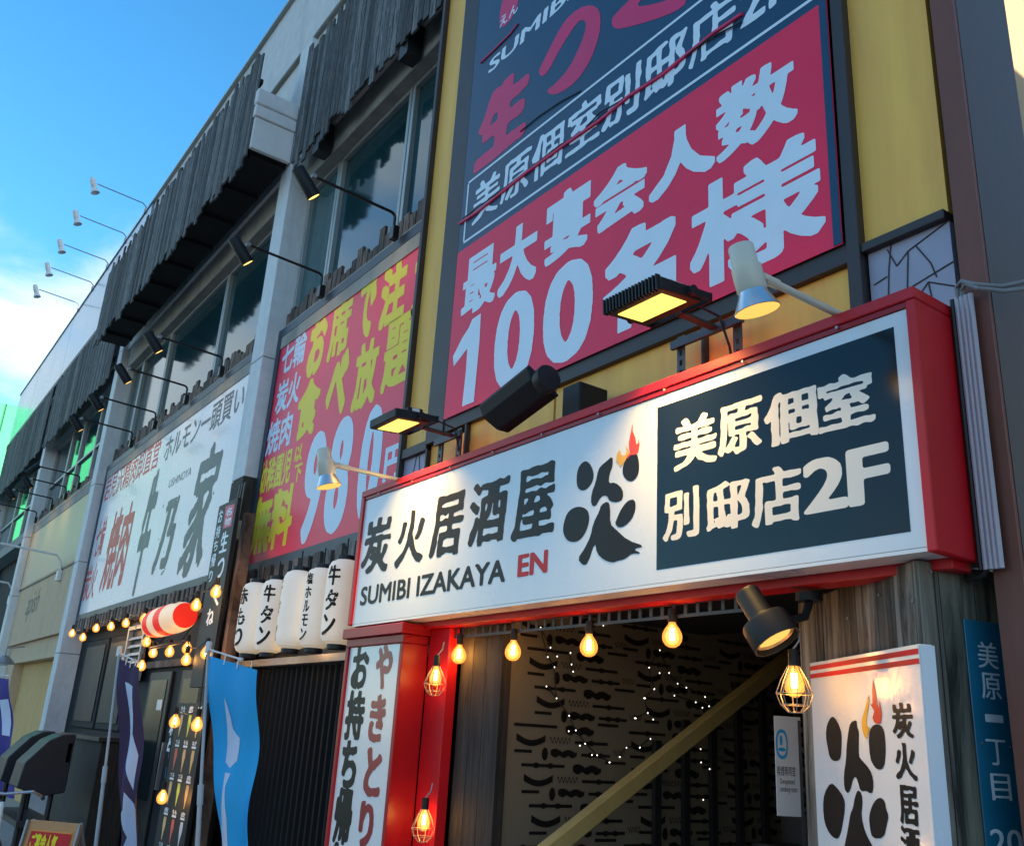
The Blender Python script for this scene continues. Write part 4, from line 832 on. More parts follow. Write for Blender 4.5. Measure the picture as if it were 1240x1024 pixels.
st = thing('slotted_strip', 'narrow black slotted metal strip standing between the notice and the flame sign', 'strip', (-2.55, 3.3, 0))
FT = Face(-2.52, 3.30, 45); (q0, _), (q1, _) = FT.at(967, 900), FT.at(977, 900); mb = MB(); zt = FT.at(970, 872)[1]
mb.fbox(FT, q0, q0+(q1-q0)*.36, 0, zt, .0, -.006); mb.fbox(FT, q0+(q1-q0)*.64, q1, 0, zt, .0, -.006); z = .5
while z < zt: mb.fbox(FT, q0+(q1-q0)*.362, q0+(q1-q0)*.638, z, z+.015, 0, -.006); z += .075
mb.build('strip', M['black'], st)
# cables and conduits right of the pub sign
cd = thing('conduit_bundle', 'bundle of pale vertical conduits between the pub sign and the rusty column', 'conduit', (-1.5, 2.93, 1))
for i, (xx, m_) in enumerate(zip((-1.522, -1.505, -1.488, -1.472, -1.456), ('black', 'conduit', 'conduit', 'conduit', 'conduit'))):
    MB().tube([(xx, 2.925, .60+H), (xx, 2.925, 1.56+H-.0*i)], .009, 8).build('pipe', M[m_], cd, smooth=True)
cb = thing('cable_run', 'grey cables leaving the top of the conduits and crossing the rusty column', 'cable', (-1.45, 2.93, 1.56+H))
MB().tube([(-1.50, 2.925, 1.555+H), (-1.50, 2.92, 1.60+H), (-1.47, 2.90, 1.605+H), (-1.42, 2.89, 1.57+H), (-1.36, 2.95, 1.56+H), (-1.30, 3.1, 1.62+H), (-1.2, 3.3, 1.7+H)], .008, 8).build('cable', M['cable_grey'], cb, smooth=True)
MB().tube([(-1.485, 2.925, 1.555+H), (-1.485, 2.925, 1.585+H), (-1.455, 2.90, 1.59+H), (-1.41, 2.885, 1.55+H), (-1.35, 2.94, 1.535+H), (-1.29, 3.1, 1.585+H), (-1.19, 3.3, 1.66+H)], .008, 8).build('cable', M['cable_grey'], cb, smooth=True)
MB().tube([(-1.50, 2.925, .605+H), (-1.52, 2.93, .585+H), (-1.58, 2.95, .58+H), (-1.62, 3.0, .60+H)], .008, 8).build('cable', M['cable'], cb, smooth=True)
# ================================================================== floodlights above the pub sign
def slotbar(x, y, z0, z1, parent, w=.05):
    mb = MB(); mb.box(x, x+.004, y, y+.04, z0, z1); mb.box(x+.0045, x+.016, y, y+.004, z0, z1); mb.box(x+w-.016, x+w, y, y+.004, z0, z1); z = z0
    while z < z1-.02: mb.box(x+.0165, x+w-.0165, y, y+.004, z, z+.022); z += .05
    mb.build('slotted_post', M['slotted'], parent)
def floodlight(label, hx0, hx1, yc, zc, posts, dep=.24, tilt=.08, fins=False, energy=30):
    t = thing('floodlight', label, 'lamp', (posts[0], 2.9, 1.55+H))
    cx = (hx0+hx1)/2; hw = (hx1-hx0)/2
    ay = Vector((0, math.cos(tilt), math.sin(tilt))); az = Vector((0, -math.sin(tilt), math.cos(tilt))); X = Vector((1, 0, 0)); c = Vector((cx, yc, zc))
    MB().obox(c, X, ay, az, hw, dep/2, .028).build('housing', M['housing'], t, bevel=.006)
    MB().obox(c+ay*dep*.22+az*.05, X, ay, az, hw*.62, dep*.22, .022).build('driver_box', M['housing'], t, bevel=.006)
    MB().obox(c+ay*dep*.22+az*.05+X*(hw*.62+.001), X, ay, az, .001, .025, .017).build('sticker', M['white_en'], t)
    if fins:
        mb = MB()
        for k in range(17): mb.obox(c-ay*(dep/2+.008)+X*(-hw+hw*2*(k+.5)/17), X, ay, az, .004, .012, .034)
        mb.build('cooling_fins', M['housing'], t)
    MB().obox(c-az*.0295-ay*dep*.04, X, ay, az, hw*.78, dep*.30, .0015).build('led_panel', M['led'], t)
    mb = MB()
    for sx in (-1, 1):
        mb.obox(c+X*sx*(hw+.008)+ay*(dep*.40), X, ay, az, .004, .07, .018); mb.lathe([(0, -.012), (.022, -.012), (.022, .012), (0, .012)], c+X*sx*(hw+.014)+ay*dep*.2, (1, 0, 0), 12)
    e = c+ay*(dep*.40+.07); mb.box(cx-hw-.012, cx+hw+.012, e.y-.004, e.y+.004, e.z-.02, e.z+.02)
    mb.build('yoke', M['housing'], t)
    zt_ = e.z
    MB().box(posts[0]-.02, posts[-1]+.07, 2.875, 2.895, zt_-.035, zt_+.005).build('cross_bar', M['slotted'], t)
    MB().obox(Vector((cx, (e.y+2.88)/2, zt_-.012)), X, Vector((0, 1, 0)), Vector((0, 0, 1)), .02, abs(2.88-e.y)/2+.01, .006).build('stay', M['slotted'], t)
    for p in posts: slotbar(p, 2.90, 1.52+H, zt_+.03, t)
    MB().tube([c+ay*dep*.45+az*.05, c+ay*(dep*.5+.06)+az*.07, Vector((cx+.05, 2.86, zt_+.02)), Vector((cx+.07, 2.90, zt_-.12)), Vector((cx+.05, 2.95, 1.56+H))], .006, 6).build('cable', M['cable'], t, smooth=True)
    l = bpy.data.lights.new('flood_light', 'AREA'); l.shape = 'RECTANGLE'; l.size = hw*1.5; l.size_y = dep*.55; l.energy = energy*LG; l.color = (1, .60, .17); l.spread = R(115)
    o = bpy.data.objects.new('flood_light', l); C.objects.link(o); o.parent = t; p = c-az*.036; o.location = p-wloc(t); o.rotation_euler = az.to_track_quat('Z', 'X').to_euler()
    return t
floodlight('lit finned floodlight above the pub sign, left of an ivory reflector lamp', -2.76, -2.42, 2.50, 1.80+H, (-2.84, -2.50), dep=.24, fins=True, energy=26)
floodlight('lit smaller floodlight above the left end of the pub sign', -4.95, -4.62, 2.50, 1.80+H, (-4.98, -4.76), dep=.24, energy=26)
# unlit floodlight turned up to the banner
t = thing('floodlight', 'unlit black floodlight turned up towards the banner above the pub sign', 'lamp', (-3.4, 2.9, 1.6+H))
c = Vector((-3.72, 2.62, 1.68+H)); ay = Vector((.15, .80, -.58)).normalized(); az = Vector((-.1, .55, .83)).normalized(); X = ay.cross(az).normalized(); az = X.cross(ay)
mb = MB(); prof = [(-.11, .03), (.11, .03), (.11, .012), (.05, -.03), (-.05, -.04), (-.11, 0)]
mb.prism([c-X*.25+ay*a_+az*b_ for a_, b_ in prof], X*.48); mb.build('housing', M['housing'], t, bevel=.006)
MB().obox(c+az*.031, X, ay, az, .20, .085, .0012).build('glass', M['glass_teal'], t)
MB().lathe([(0, -.03), (.065, -.03), (.07, -.02), (.07, .03), (0, .035)], c+X*.27-az*.005, X, 20).build('joint', M['housing'], t, smooth=True)
MB().box(-3.52, -3.38, 2.76, 2.95, 1.56+H, 1.74+H).build('mount_box', M['housing'], t, bevel=.006)
# ivory reflector lamps
def cone_lamp(label, b, ty, aim, k=1.0, energy=3.5):
    t = thing('reflector_lamp', label, 'lamp', b, 'ivory lamps on arms in front of the pub sign'); b = Vector(b); tip = Vector((b.x, ty, b.z+.0))
    MB().tube([b, b.lerp(tip, .93)], .014*k, 10).tube([b.lerp(tip, .80), b.lerp(tip, .97)], .018*k, 10).build('arm', M['ivory'], t, smooth=True)
    ax = Vector(aim).normalized(); c = tip+Vector((0, -.035, 0))
    MB().lathe([(0, -.09*k), (.040*k, -.09*k), (.044*k, -.083*k), (.044*k, -.01*k), (.052*k, -.006*k), (.052*k, .075*k), (.048*k, .082*k), (.030*k, .085*k)], c, ax, 22).build('body', M['ivory'], t, smooth=True)
    MB().lathe([(.048*k, .082*k), (.052*k, .095*k), (.078*k, .15*k), (.075*k, .152*k)], c, ax, 26).build('reflector', M['chrome'], t, smooth=True)
    MB().lathe([(0, .158*k), (.045*k, .156*k), (.075*k, .151*k)], c, ax, 26).build('lens', M['lens_soft'], t, smooth=True)
    MB().lathe([(0, -.014), (.015, -.014), (.015, .014), (0, .014)], tip+Vector((0, .05, 0)), (1, 0, 0), 10).build('wing_nut', M['cage'], t)
    spot(t, c+ax*.19*k, c+ax*.19*k+ax+Vector((0, .5, 0)), energy, 90, 1, rad=.05)
cone_lamp('ivory reflector lamp on an arm over the right part of the pub sign', (-1.86, 2.90, 1.565+H), 2.27, (.08, .25, -1), 1.0)
cone_lamp('ivory reflector lamp on an arm in front of the red 980 sign', (-5.14, 2.90, 1.545+H), 2.24, (.1, .25, -1), 1.0)
# ================================================================== left shop ground floor
sf = thing('grill_shopfront', 'dark panelled shopfront with sliding doors below the pale blue grill sign', 'shopfront', (-13, 3.4, 0))
MB().box(-17.08, -9.66, 3.42, 3.6, 0, 1.46+H).build('wall', M['darkgrey'], sf)
MB().box(-17.05, -9.7, 3.26, 3.42, 1.36+H, 1.44+H).build('soffit', M['slat'], sf)
for x0, x1, z0, z1 in [(-16.5, -15.05, -.2, 1.12), (-14.95, -13.6, -.2, 1.12), (-16.5, -15.75, -1.4, -.62), (-15.6, -13.6, -1.4, -.62)]:
    MB().box(x0, x1, 3.385, 3.42, z0+H, z1+H).build('door_panel', M['darkgrey'], sf, bevel=.02)
    MB().box(x0+.12, x1-.12, 3.37, 3.384, z0+.10+H, z1-.10+H).build('raised_field', M['bench'], sf, bevel=.006)
for x0, x1 in [(-12.5, -11.6), (-11.2, -10.2)]:
    MB().box(x0, x1, 3.38, 3.42, -1.5+H, .55+H).build('sliding_door', M['black'], sf, bevel=.01)
    MB().box(x0+.12, x1-.12, 3.372, 3.379, -.9+H, .45+H).build('door_glass', M['door_glass'], sf)
MB().box(-12.7, -10.0, 3.36, 3.42, .6+H, .68+H).build('door_header', M['slat'], sf)
MB().box(-11.35, -11.31, 3.33, 3.37, -.75+H, -.25+H).build('handle', M['galv'], sf)
MB().box(-11.95, -11.75, 3.366, 3.371, .10+H, .22+H).build('notice', M['white_en'], sf); MB().box(-11.16, -11.02, 3.366, 3.371, -.62+H, -.50+H).build('notice', M['blue_flag'], sf)
for zz in (1.16, 1.25): MB().box(-13.5, -9.8, 3.30, 3.42, zz+H, zz+.05+H).build('transom_bar', M['slat'], sf)
ct = thing('wall_cables', 'tangle of black cables running down the dark pillar beside the takeaway board', 'cable', (-9.2, 3.1, 2))
for k in range(5):
    xx = -9.28+.035*k; MB().tube([(xx, 3.07, 2.35+H), (xx+.03*math.sin(k*2), 3.05, 1.9+H), (xx+.02, 3.06, 1.2+H), (xx-.02, 3.05, .4+H), (xx+.02*math.sin(k), 3.06, -.4+H), (xx, 3.07, 0)], .008, 6).build('cable', M['cable' if k % 2 else 'cable_grey'], ct, smooth=True)
MB().tube([(-9.28, 3.06, 1.6+H), (-9.1, 2.95, 1.66+H), (-8.95, 2.92, 1.45+H), (-8.9, 3.0, 1.1+H), (-9.1, 3.05, .8+H)], .008, 6).build('cable', M['cable_grey'], ct, smooth=True)
MB().box(-9.26, -9.12, 3.04, 3.10, 1.75+H, 1.95+H).build('junction_box', M['galv'], ct, bevel=.006)
# louvre vent
lv = thing('louvre_vent', 'pale slatted ventilation louvre between the dark panels and the doors', 'vent', (-13.1, 3.3, .6+H))
(v0, vz0), (v1, vz1) = wall(3.3).at(148, 800), wall(3.3).at(164, 765); vz0 = .45+H; vz1 = 1.17+H; v0, v1 = -13.55, -12.85
mb = MB(); mb.box(v0-.06, v0, 3.28, 3.34, vz0, vz1); mb.box(v1, v1+.06, 3.28, 3.34, vz0, vz1); mb.box(v0, v1, 3.28, 3.34, vz1-.05, vz1); mb.build('frame', M['frame_al'], lv)
z = vz0
while z < vz1-.09:
    MB().obox(((v0+v1)/2, 3.31, z+.03), Vector((1, 0, 0)), Vector((0, .7, .7)), Vector((0, -.7, .7)), (v1-v0)/2-.002, .03, .004).build('slat', M['white_en'], lv); z += .105
MB().box(v0, v1, 3.342, 3.36, vz0, vz1).build('backing', M['black'], lv)
# black shutter bay under the lanterns
sh = thing('shutter', 'black ribbed folding shutter under the white lanterns', 'shutter', (-7.2, 3.4, 0))
mb = MB(); x = -9.28; pts = []
while x < -4.6: pts += [(x, 3.36), (x+.03, 3.33), (x+.06, 3.33), (x+.09, 3.36)]; x += .11
zt_ = .50+H
for (a, b) in zip(pts, pts[1:]): mb.add([(a[0], a[1], 0), (b[0], b[1], 0), (b[0], b[1], zt_), (a[0], a[1], zt_)], [(0, 1, 2, 3)])
mb.build('curtain', M['shutter'], sh); MB().box(-9.29, -5.0, 3.24, 3.38, .51+H, .57+H).build('head_rail', M['galv'], sh)
MB().box(-9.29, -5.0, 3.5, 3.6, 0, 1.46+H).build('backing', M['black'], sh)
# paper lanterns
def lantern(label, c, txt, r=.119, hh=.60, tang=-1.9, yaw=0, col='paper'):
    t = thing('paper_lantern', label, 'lantern', (c[0], c[1], c[2]), 'white paper lanterns in a row under the red sign'); c = Vector(c)
    prof = [(r*.55, 0)]; n = 40
    for i in range(n+1):
        u = i/n; e = min(1, (min(u, 1-u)/.16)); rr_ = r*(.60+.40*math.sqrt(max(0, 1-(1-e)**2)))+r*.03*math.sin(math.pi*u); prof.append((rr_+(.0028 if i % 2 else -.0), hh*u*.98+.006))
    prof.append((r*.55, hh)); MB().lathe(prof, c, n=32).build('shade', M[col], t, smooth=True)
    MB().lathe([(0, -.03), (r*.56, -.03), (r*.58, .008), (r*.5, .008)], c, n=20).build('base_ring', M['black'], t, smooth=True)
    MB().lathe([(r*.5, hh-.008), (r*.58, hh-.008), (r*.56, hh+.03), (0, hh+.03)], c, n=20).build('top_ring', M['black'], t, smooth=True)
    MB().tube([c+Vector((0, 0, hh+.03)), c+Vector((0, 0, hh+.16))], .006, 6).build('hanger', M['cable'], t)
    k = len(txt)
    for i, ch in enumerate(txt):
        P, T = glyph_loops(ch, .045, .03, 60, 3, 0, 0); cell = hh*.86/max(k, 3); z1 = c.z+hh*.93-i*cell; mb = MB()
        for x_, y_ in P:
            a = tang+(x_-.5)*cell*.62/r; mb.v.append(Vector((c.x+(r+.006)*math.cos(a), c.y+(r+.006)*math.sin(a), z1-cell*.92+y_*cell*.84)))
        mb.f = [tuple(q) for q in T]; mb.build('lettering', M['ink'], t)
    return t
ZL = .56+H
def lx(u, y): return wall(y).at(u, 750)[0]
lantern('leftmost white paper lantern, reading 赤もつ', (lx(306, 2.88), 2.88, ZL), '赤もつ', tang=-1.35)
lantern('second white paper lantern from the left, reading 牛タン', (lx(330, 2.93), 2.93, ZL), '牛タン', tang=-.85)
lantern('middle white paper lantern with its writing turned away', (lx(356, 2.86), 2.86, ZL), '牛タン', tang=-2.05)
lantern('fourth white paper lantern from the left, reading 塩ホルモン', (lx(384, 2.93), 2.93, ZL), '塩ホルモン', tang=-1.25)
lantern('rightmost white paper lantern, reading 牛タン, next to the pub sign', (lx(411, 2.88), 2.88, ZL), '牛タン', tang=-1.1)
glow(bld, (-8.35, 2.75, 1.25+H), 2.5); glow(bld, (-7.25, 3.12, .60+H), 1.5)
# red and white barrel lantern
rw = thing('barrel_lantern', 'long red and white striped barrel lantern lying crosswise over the shop doors', 'lantern', (-10.3, 2.9, .95+H))
A0 = Vector((-10.95, 2.86, .985+H)); L_ = 1.25
def rad(u): return .158*(1-(.42 if u < .5 else .20)*abs(2*u-1)**4.5)
bands = [(0, .17, 'creampaper'), (.17, .34, 'redpaper'), (.34, .52, 'creampaper'), (.52, .70, 'redpaper'), (.70, 1.0, 'creampaper')]
for a, b, m_ in bands:
    MB().lathe([(rad(a+(b-a)*i/6)+(.002 if i % 2 else 0), L_*(a+(b-a)*i/6)) for i in range(7)], A0, (1, 0, .02), 28).build('stripe', M[m_], rw, smooth=True)
MB().lathe([(0, L_), (rad(1), L_)], A0, (1, 0, .02), 28).build('end_cap', M['redpaper'], rw); MB().lathe([(0, 0), (rad(0), 0)], A0, (1, 0, .02), 28).build('end_cap', M['creampaper'], rw)
for ch, zz in (('営', .08), ('長', -.05)): text(Face(A0.x+.02, 2.70, -8), ch, (0, .98+H+zz-.03), (.15, .98+H+zz+.07), M['ink'], rw, bold=.03, em=60, px=False, o=0)
MB().tube([(-11.0, 2.92, .74+H), (-9.7, 2.92, .76+H)], .018, 8).build('carrier', M['black'], rw)
for xx in (-10.7, -9.9): MB().tube([(xx, 2.92, .76+H), (xx, 3.25, 1.4+H)], .008, 6).build('hanger', M['cable'], rw)
# festoon bulbs
fb = bulb_proto(1.12, 2.3); firstf = True
fest = [(87, 768, 3.0, 'farthest left, against the white pillar'), (100, 773, 3.0, 'low by the white pillar, next to the farthest one'), (116, 762, 3.05, 'under the left part of the pale blue sign above the dark panels'), (134, 760, 3.05, 'under the pale blue sign over the middle of the dark panels'), (152, 756, 3.05, 'just above the louvre vent'),
        (174, 751, 2.9, 'touching the left end of the striped lantern'), (177, 779, 2.9, 'below the left end of the striped lantern'), (185, 792, 2.95, 'over the door, lower left of the striped lantern'), (205, 791, 2.95, 'under the middle of the striped lantern'), (226, 787, 2.9, 'under the right end of the striped lantern'),
        (225, 801, 2.85, 'lowest of the pair under the right end of the striped lantern'), (171, 808, 2.9, 'at the top of the purple flag'), (237, 735, 2.7, 'in front of the right end of the striped lantern'), (261, 719, 2.75, 'highest one, beside the black takeaway board'), (249, 793, 2.75, 'half hidden by the top of the blue flag pole'),
        (211, 876, 2.7, 'left of the pair over the upper skewer pictures'), (238, 880, 2.7, 'right of the pair over the upper skewer pictures'), (196, 968, 2.7, 'beside the lower skewer pictures')]
fpts = []
for (u, v, y, lb) in fest:
    s_, z_ = wall(y).at(u, v); loc = (s_, y, z_+.15); lab = 'glowing festoon bulb '+lb; fpts.append(Vector(loc))
    if firstf: fb.location = loc; fb['label'] = lab; fb['group'] = 'festoon bulbs over the grill shopfront'; firstf = False
    else: copy_tree(fb, None, loc, lab)
def sagline(a, b, sag, n=8): return [a.lerp(b, i/n)+Vector((0, 0, -sag*4*(i/n)*(1-i/n))) for i in range(n+1)]
wr = thing('festoon_cable', 'black sagging cable carrying the festoon bulbs over the grill shopfront', 'cable', fpts[0])
for a, b in ((0, 1), (1, 2), (2, 3), (3, 4), (4, 5), (5, 6), (6, 7), (7, 8), (8, 9), (9, 10), (5, 12), (12, 13), (6, 11), (10, 14), (14, 16), (15, 16), (15, 17)):
    MB().tube(sagline(fpts[a], fpts[b], .05), .006, 5).build('wire', M['cable'], wr)
# black takeaway board
tb = thing('takeaway_board', 'tall narrow black board with white brush letters and a small red stamp', 'sign', (-9.0, 2.9, 1.5))
FTB = wall(2.88); (a0, az_), (a1, _) = FTB.at(265.4, 612.7), FTB.at(288, 604)
MB().box(a0, a1, 2.88, 2.92, .30+H, az_).build('board', M['board_dark'], tb, bevel=.004)
MB().box(a1+.01, a1+.10, 2.95, 3.05, 0, az_-.15).build('post', M['slat'], tb)
tq = lambda q: crop(240, 560, 5.12, q)
shape(FTB, tq([(172, 270), (228, 255), (205, 392), (155, 410)]), M['ban_pink'], tb, name='stamp')
text(FTB, '名', *tq([(170, 335), (215, 275)]), M['ban_white'], tb, bold=.03, em=60, o=.007); text(FTB, '物', *tq([(163, 395), (208, 335)]), M['ban_white'], tb, bold=.03, em=60, o=.007)
for ch, a, b in [('お', (122, 370), (160, 290)), ('持', (105, 470), (145, 385)), ('ち', (92, 550), (128, 480)), ('帰', (75, 650), (115, 560)), ('り', (62, 740), (95, 665)), ('生', (128, 560), (195, 420)), ('つ', (108, 715), (170, 590)), ('く', (85, 890), (145, 760)), ('ね', (45, 1010), (105, 900))]:
    text(FTB, ch, *tq([a, b]), M['ban_white'], tb, bold=.05 if ch in '生つくね' else .03, boldy=.035, em=70, blur=3)
# menu board with skewers
mn = thing('skewer_menu_board', 'black hanging board with rows of skewer pictures beside the blue flag', 'sign', (-8.9, 2.9, 0))
FMB = wall(2.86); MB().box(-9.45, -8.62, 2.86, 2.90, 0, .16+H).build('board', M['board_dark'], mn, bevel=.004)
for r_, (zt_, cols) in enumerate([(.12, ('skew1', 'skew2', 'skew1')), (-.18, ('skew3', 'skew1', 'skew1')), (-.47, ('skew1', 'skew2', 'skew1')), (-.77, ('skew1', 'skew3', 'ban_white')), (-1.06, ('skew2', 'skew3', 'skew1'))]):
    for k, m_ in enumerate(cols):
        xx = -9.27+k*.245; z1 = zt_+H
        shape(FMB, [(xx-.02, z1-.07), (xx+.05, z1-.07), (xx+.055, z1-.14), (xx+.03, z1-.20), (xx+.008, z1-.265), (xx-.004, z1-.265), (xx-.015, z1-.20), (xx-.03, z1-.13)], M[m_], mn, px=False, name='skewer_picture', o=.005)
        shape(FMB, [(xx-.05, z1-.055), (xx+.07, z1-.055), (xx+.07, z1-.035), (xx-.05, z1-.035)], M['ban_white'], mn, px=False, name='price_label', o=.005)
        text(FMB, random.choice(['もも', 'ねぎ', 'つくね', '皮']), (xx-.05, z1-.03), (xx+.07, z1+.01), M['ban_white'], mn, bold=.05, em=40, px=False)
text(wall(3.36), '和', (204, 890), (214, 873), M['ban_white'], sf, bold=.05, em=60, rough=.4); text(wall(3.36), '牛', (200, 918), (212, 893), M['ban_white'], sf, bold=.05, em=60, rough=.4)
# flags
def nobori(label, y, top, foot, rodend, clothend, ang_, m_, group=None, drop=2.0, shapes=(), tabs=4, billow=.03, taper=0):
    """top, foot, rodend, clothend: picture marks of the pole top, a lower point on the pole, the rod tip and the cloth corner"""
    (px_, ztop), (fx, fz) = wall(y).at(*top), wall(y).at(*foot); bx_ = fx-(px_-fx)/(ztop-fz)*fz
    t = thing('banner_flag', label, 'flag', (bx_, y, 0), group); F_ = Face(px_, y, ang_); rs_, rz_ = F_.at(*rodend); width, cz_ = F_.at(*clothend); zrod = ztop-.03; sl = (rz_-zrod)/rs_
    lean = (px_-bx_)/ztop
    P0, P1 = Vector((bx_, y, 0)), Vector((px_, y, ztop))
    MB().tube([P0, P0.lerp(P1, .5)], .017, 10).tube([P0.lerp(P1, .5), P1], .012, 10).tube([P0.lerp(P1, .48), P0.lerp(P1, .54)], .022, 10).build('pole', M['pole'], t, smooth=True)
    MB().lathe([(0, 0), (.15, 0), (.15, .08), (.03, .10), (0, .10)], P0, n=20).build('base', M['pole'], t, smooth=True)
    MB().lathe([(0, 0), (.024, 0), (.024, .08), (.015, .09), (0, .09)], P1-Vector((0, 0, .06)), n=10).build('cap', M['white_en'], t, smooth=True)
    MB().tube([F_.w(-.03, zrod-.03*sl), F_.w(rs_, rz_)], .007, 8).lathe([(0, -.012), (.014, -.012), (.014, .012), (0, .012)], F_.w(rs_, rz_), F_.d, 10).build('rod', M['white_en'], t, smooth=True)
    nx_, nz_ = 10, 26; mb = MB(); K2 = 3; zt2 = zrod-.045; width = max(width, rs_)
    def pt(i, j):
        s_ = .02+(width-.02)*i/nx_*(1-taper*j/nz_); z_ = zt2-drop*j/nz_+s_*sl; o_ = billow*math.sin(i*.9+j*.25)*(.3+j/nz_)+.02*math.sin(j*.5); return F_.w(s_+.012*math.sin(j*.3)*(i/nx_)-lean*(zt2-z_), z_, o_)
    NX, NZ = nx_*K2, nz_*K2
    for j in range(NZ+1):
        for i in range(NX+1): mb.v.append(pt(i/K2, j/K2))
    for j in range(NZ):
        for i in range(NX): a = j*(NX+1)+i; mb.f.append((a, a+1, a+NX+2, a+NX+1))
    cl = mb.build('cloth', m_, t, smooth=True)
    for k in range(tabs): s_ = .06+(width-.1)*k/(tabs-1); MB().tube([F_.w(s_, zrod+.01+s_*sl), F_.w(s_, zt2-.03+s_*sl, .004)], .006, 5).build('tab', M['white_en'], t)
    def inside(q, x, y):
        c_ = False
        for k in range(len(q)):
            (x0, y0), (x1, y1) = q[k], q[k-1]
            if (y0 > y) != (y1 > y) and x < (x1-x0)*(y-y0)/(y1-y0)+x0: c_ = not c_
        return c_
    for q in shapes:
        pts = list(q)+[(a/60, b/90) for a in range(1, 60) for b in range(1, 90) if inside(q, a/60, b/90)]
        ov, _, of_, _, _, _ = delaunay_2d_cdt([Vector(p) for p in pts], [(k, (k+1) % len(q)) for k in range(len(q))], [], 0, 1e-6); P = []
        for v in ov:
            u_, v_ = v; i = u_*nx_; j = v_*nz_; s_ = .02+(width-.02)*u_*(1-taper*v_); z_ = zt2-drop*v_+s_*sl; o_ = billow*math.sin(i*.9+j*.25)*(.3+j/nz_)+.02*math.sin(j*.5)+.003
            P.append(F_.w(s_+.012*math.sin(j*.3)*u_-lean*(zt2-z_), z_, o_))
        mb = MB(); mb.v = P; mb.f = [tuple(f_) for f_ in of_ if inside(q, sum(ov[k][0] for k in f_)/3, sum(ov[k][1] for k in f_)/3)]; mb.build('print', M['flag_print'], t)
    return t
def dens(q, n=3):
    r = []
    for i in range(len(q)):
        a, b = q[i], q[(i+1) % len(q)]
        for k in range(n): r.append((a[0]+(b[0]-a[0])*k/n, a[1]+(b[1]-a[1])*k/n))
    return r
nobori('bright blue shop flag with white brush strokes in front of the shutter', 2.4, (253, 781), (243, 955), (292, 798), (309, 806), 20, M['blue_flag'], drop=1.6, taper=.45,
       shapes=[dens(q) for q in [[(.32, .17), (.45, .30), (.66, .33), (.62, .43), (.48, .47), (.25, .46), (.27, .38)], [(.30, .50), (.52, .49), (.42, .55), (.44, .68), (.34, .84), (.12, .93), (.05, .86), (.08, .74), (.24, .72), (.30, .60)]]])
nobori('dark purple shop flag with white brush strokes beside the dark panels', 2.2, (145, 786), (116, 1024), (162, 799), (168, 802), 25, M['purple_flag'], drop=1.8, billow=.035,
       shapes=[dens(q) for q in [[(.34, .10), (.78, .10), (.74, .24), (.66, .33), (.82, .42), (.72, .58), (.40, .46), (.52, .34), (.44, .22)], [(.50, .60), (.72, .64), (.85, .72), (.70, .82), (.60, .95), (.30, .97), (.22, .88), (.42, .80), (.25, .72), (.42, .68)]]])
nobori('violet flag with a red and white print at the left picture edge', 2.05, (-18, 812), (-50, 1010), (11, 818), (10, 818), 20, M['navy_flag'], drop=1.6, billow=.02, shapes=[dens([(.6, .2), (.95, .18), (.9, .5), (.65, .5)])])
# dark cabinets
Fc = wall(2.6)
cabs = thing('cabinet', 'pair of dark chamfered cabinet bodies on a stand in front of the white pillar', 'cabinet', (-12.5, 2.6, 0))
def cab(x):
    prof = [(2.02, .80), (2.05, 1.06), (2.25, 1.30), (2.38, 1.37), (2.52, 1.38), (2.52, .76), (2.30, .72)]
    return MB().prism([(x, a, b) for a, b in prof], (.55, 0, 0)).build('body', M['bench'], cabs, bevel=.012)
cab(-12.45); cab(-13.6)
for x in (-13.4, -12.1):
    for y in (2.15, 2.42): MB().tube([(x, y, 0), (x, y, .78)], .03, 8).build('leg', M['black'], cabs)
MB().box(-13.7, -11.95, 2.1, 2.5, .40, .46).build('shelf', M['black'], cabs)
MB().box(-11.93, -11.9, 2.46, 2.5, 1.08, 1.28).build('sticker', M['white_en'], cabs)
# brown side cupboard
cu_ = thing('cupboard', 'tall dark brown cupboard standing between the cabinets and the purple flag', 'cupboard', (-13.6, 3.1, 0))
MB().box(-14.6, -12.5, 2.95, 3.36, 0, 1.30).build('body', M['charred'], cu_, bevel=.008); MB().box(-14.65, -12.45, 2.9, 3.36, 1.302, 1.35).build('top', M['black'], cu_)
# a-frame sign
af = thing('sandwich_board', 'folding sandwich board with an orange poster at the bottom left', 'sign', (-7.9, 1.6, 0))
FA = Face(-7.9, 1.6, 42); tilt_t = .16
(q0, qz0), (q1, qz1) = FA.at(33, 1004), FA.at(101, 985); qt = (qz0+qz1)/2
def apt(s_, z_, o_): return FA.w(s_, z_, (qt-z_)*tilt_t+o_)
def apan(s0, s1, z0, z1, o0, o1): 
    P = [apt(s, z, o) for z in (z0, z1) for (s, o) in ((s0, o1), (s1, o1), (s1, o0), (s0, o0))]
    return MB().add(P, [(0,3,2,1),(4,5,6,7),(0,1,5,4),(1,2,6,5),(2,3,7,6),(3,0,4,7)])
apan(q0, q1, .15, qt, -.03, 0).build('frame', mat('orange_wood', (.52, .24, .08), .4), af, bevel=.006)
apan(q0+.05, q1-.05, .2, qt-.06, 0.001, .004).build('poster', M['orange'], af)
apan(q0+.05, q1-.05, qt-.20, qt-.07, .005, .007).build('poster_band', M['ink_red'], af)
P_, T_ = glyph_loops('ご宴会人気', .05, .05, 50, 2, 0, 0); mb = MB(); mb.v = [apt(q0+.07+(q1-q0-.22)*x, qt-.19+.11*y, .010) for x, y in P_]; mb.f = [tuple(t_) for t_ in T_]; mb.build('lettering', M['yellow_print'], af)
for k in range(2): apan(q0+.08+k*.24, q0+.28+k*.24, qt-.45, qt-.23, .005, .007).build('poster_photo', M['ink_red' if k else 'skew3'], af)
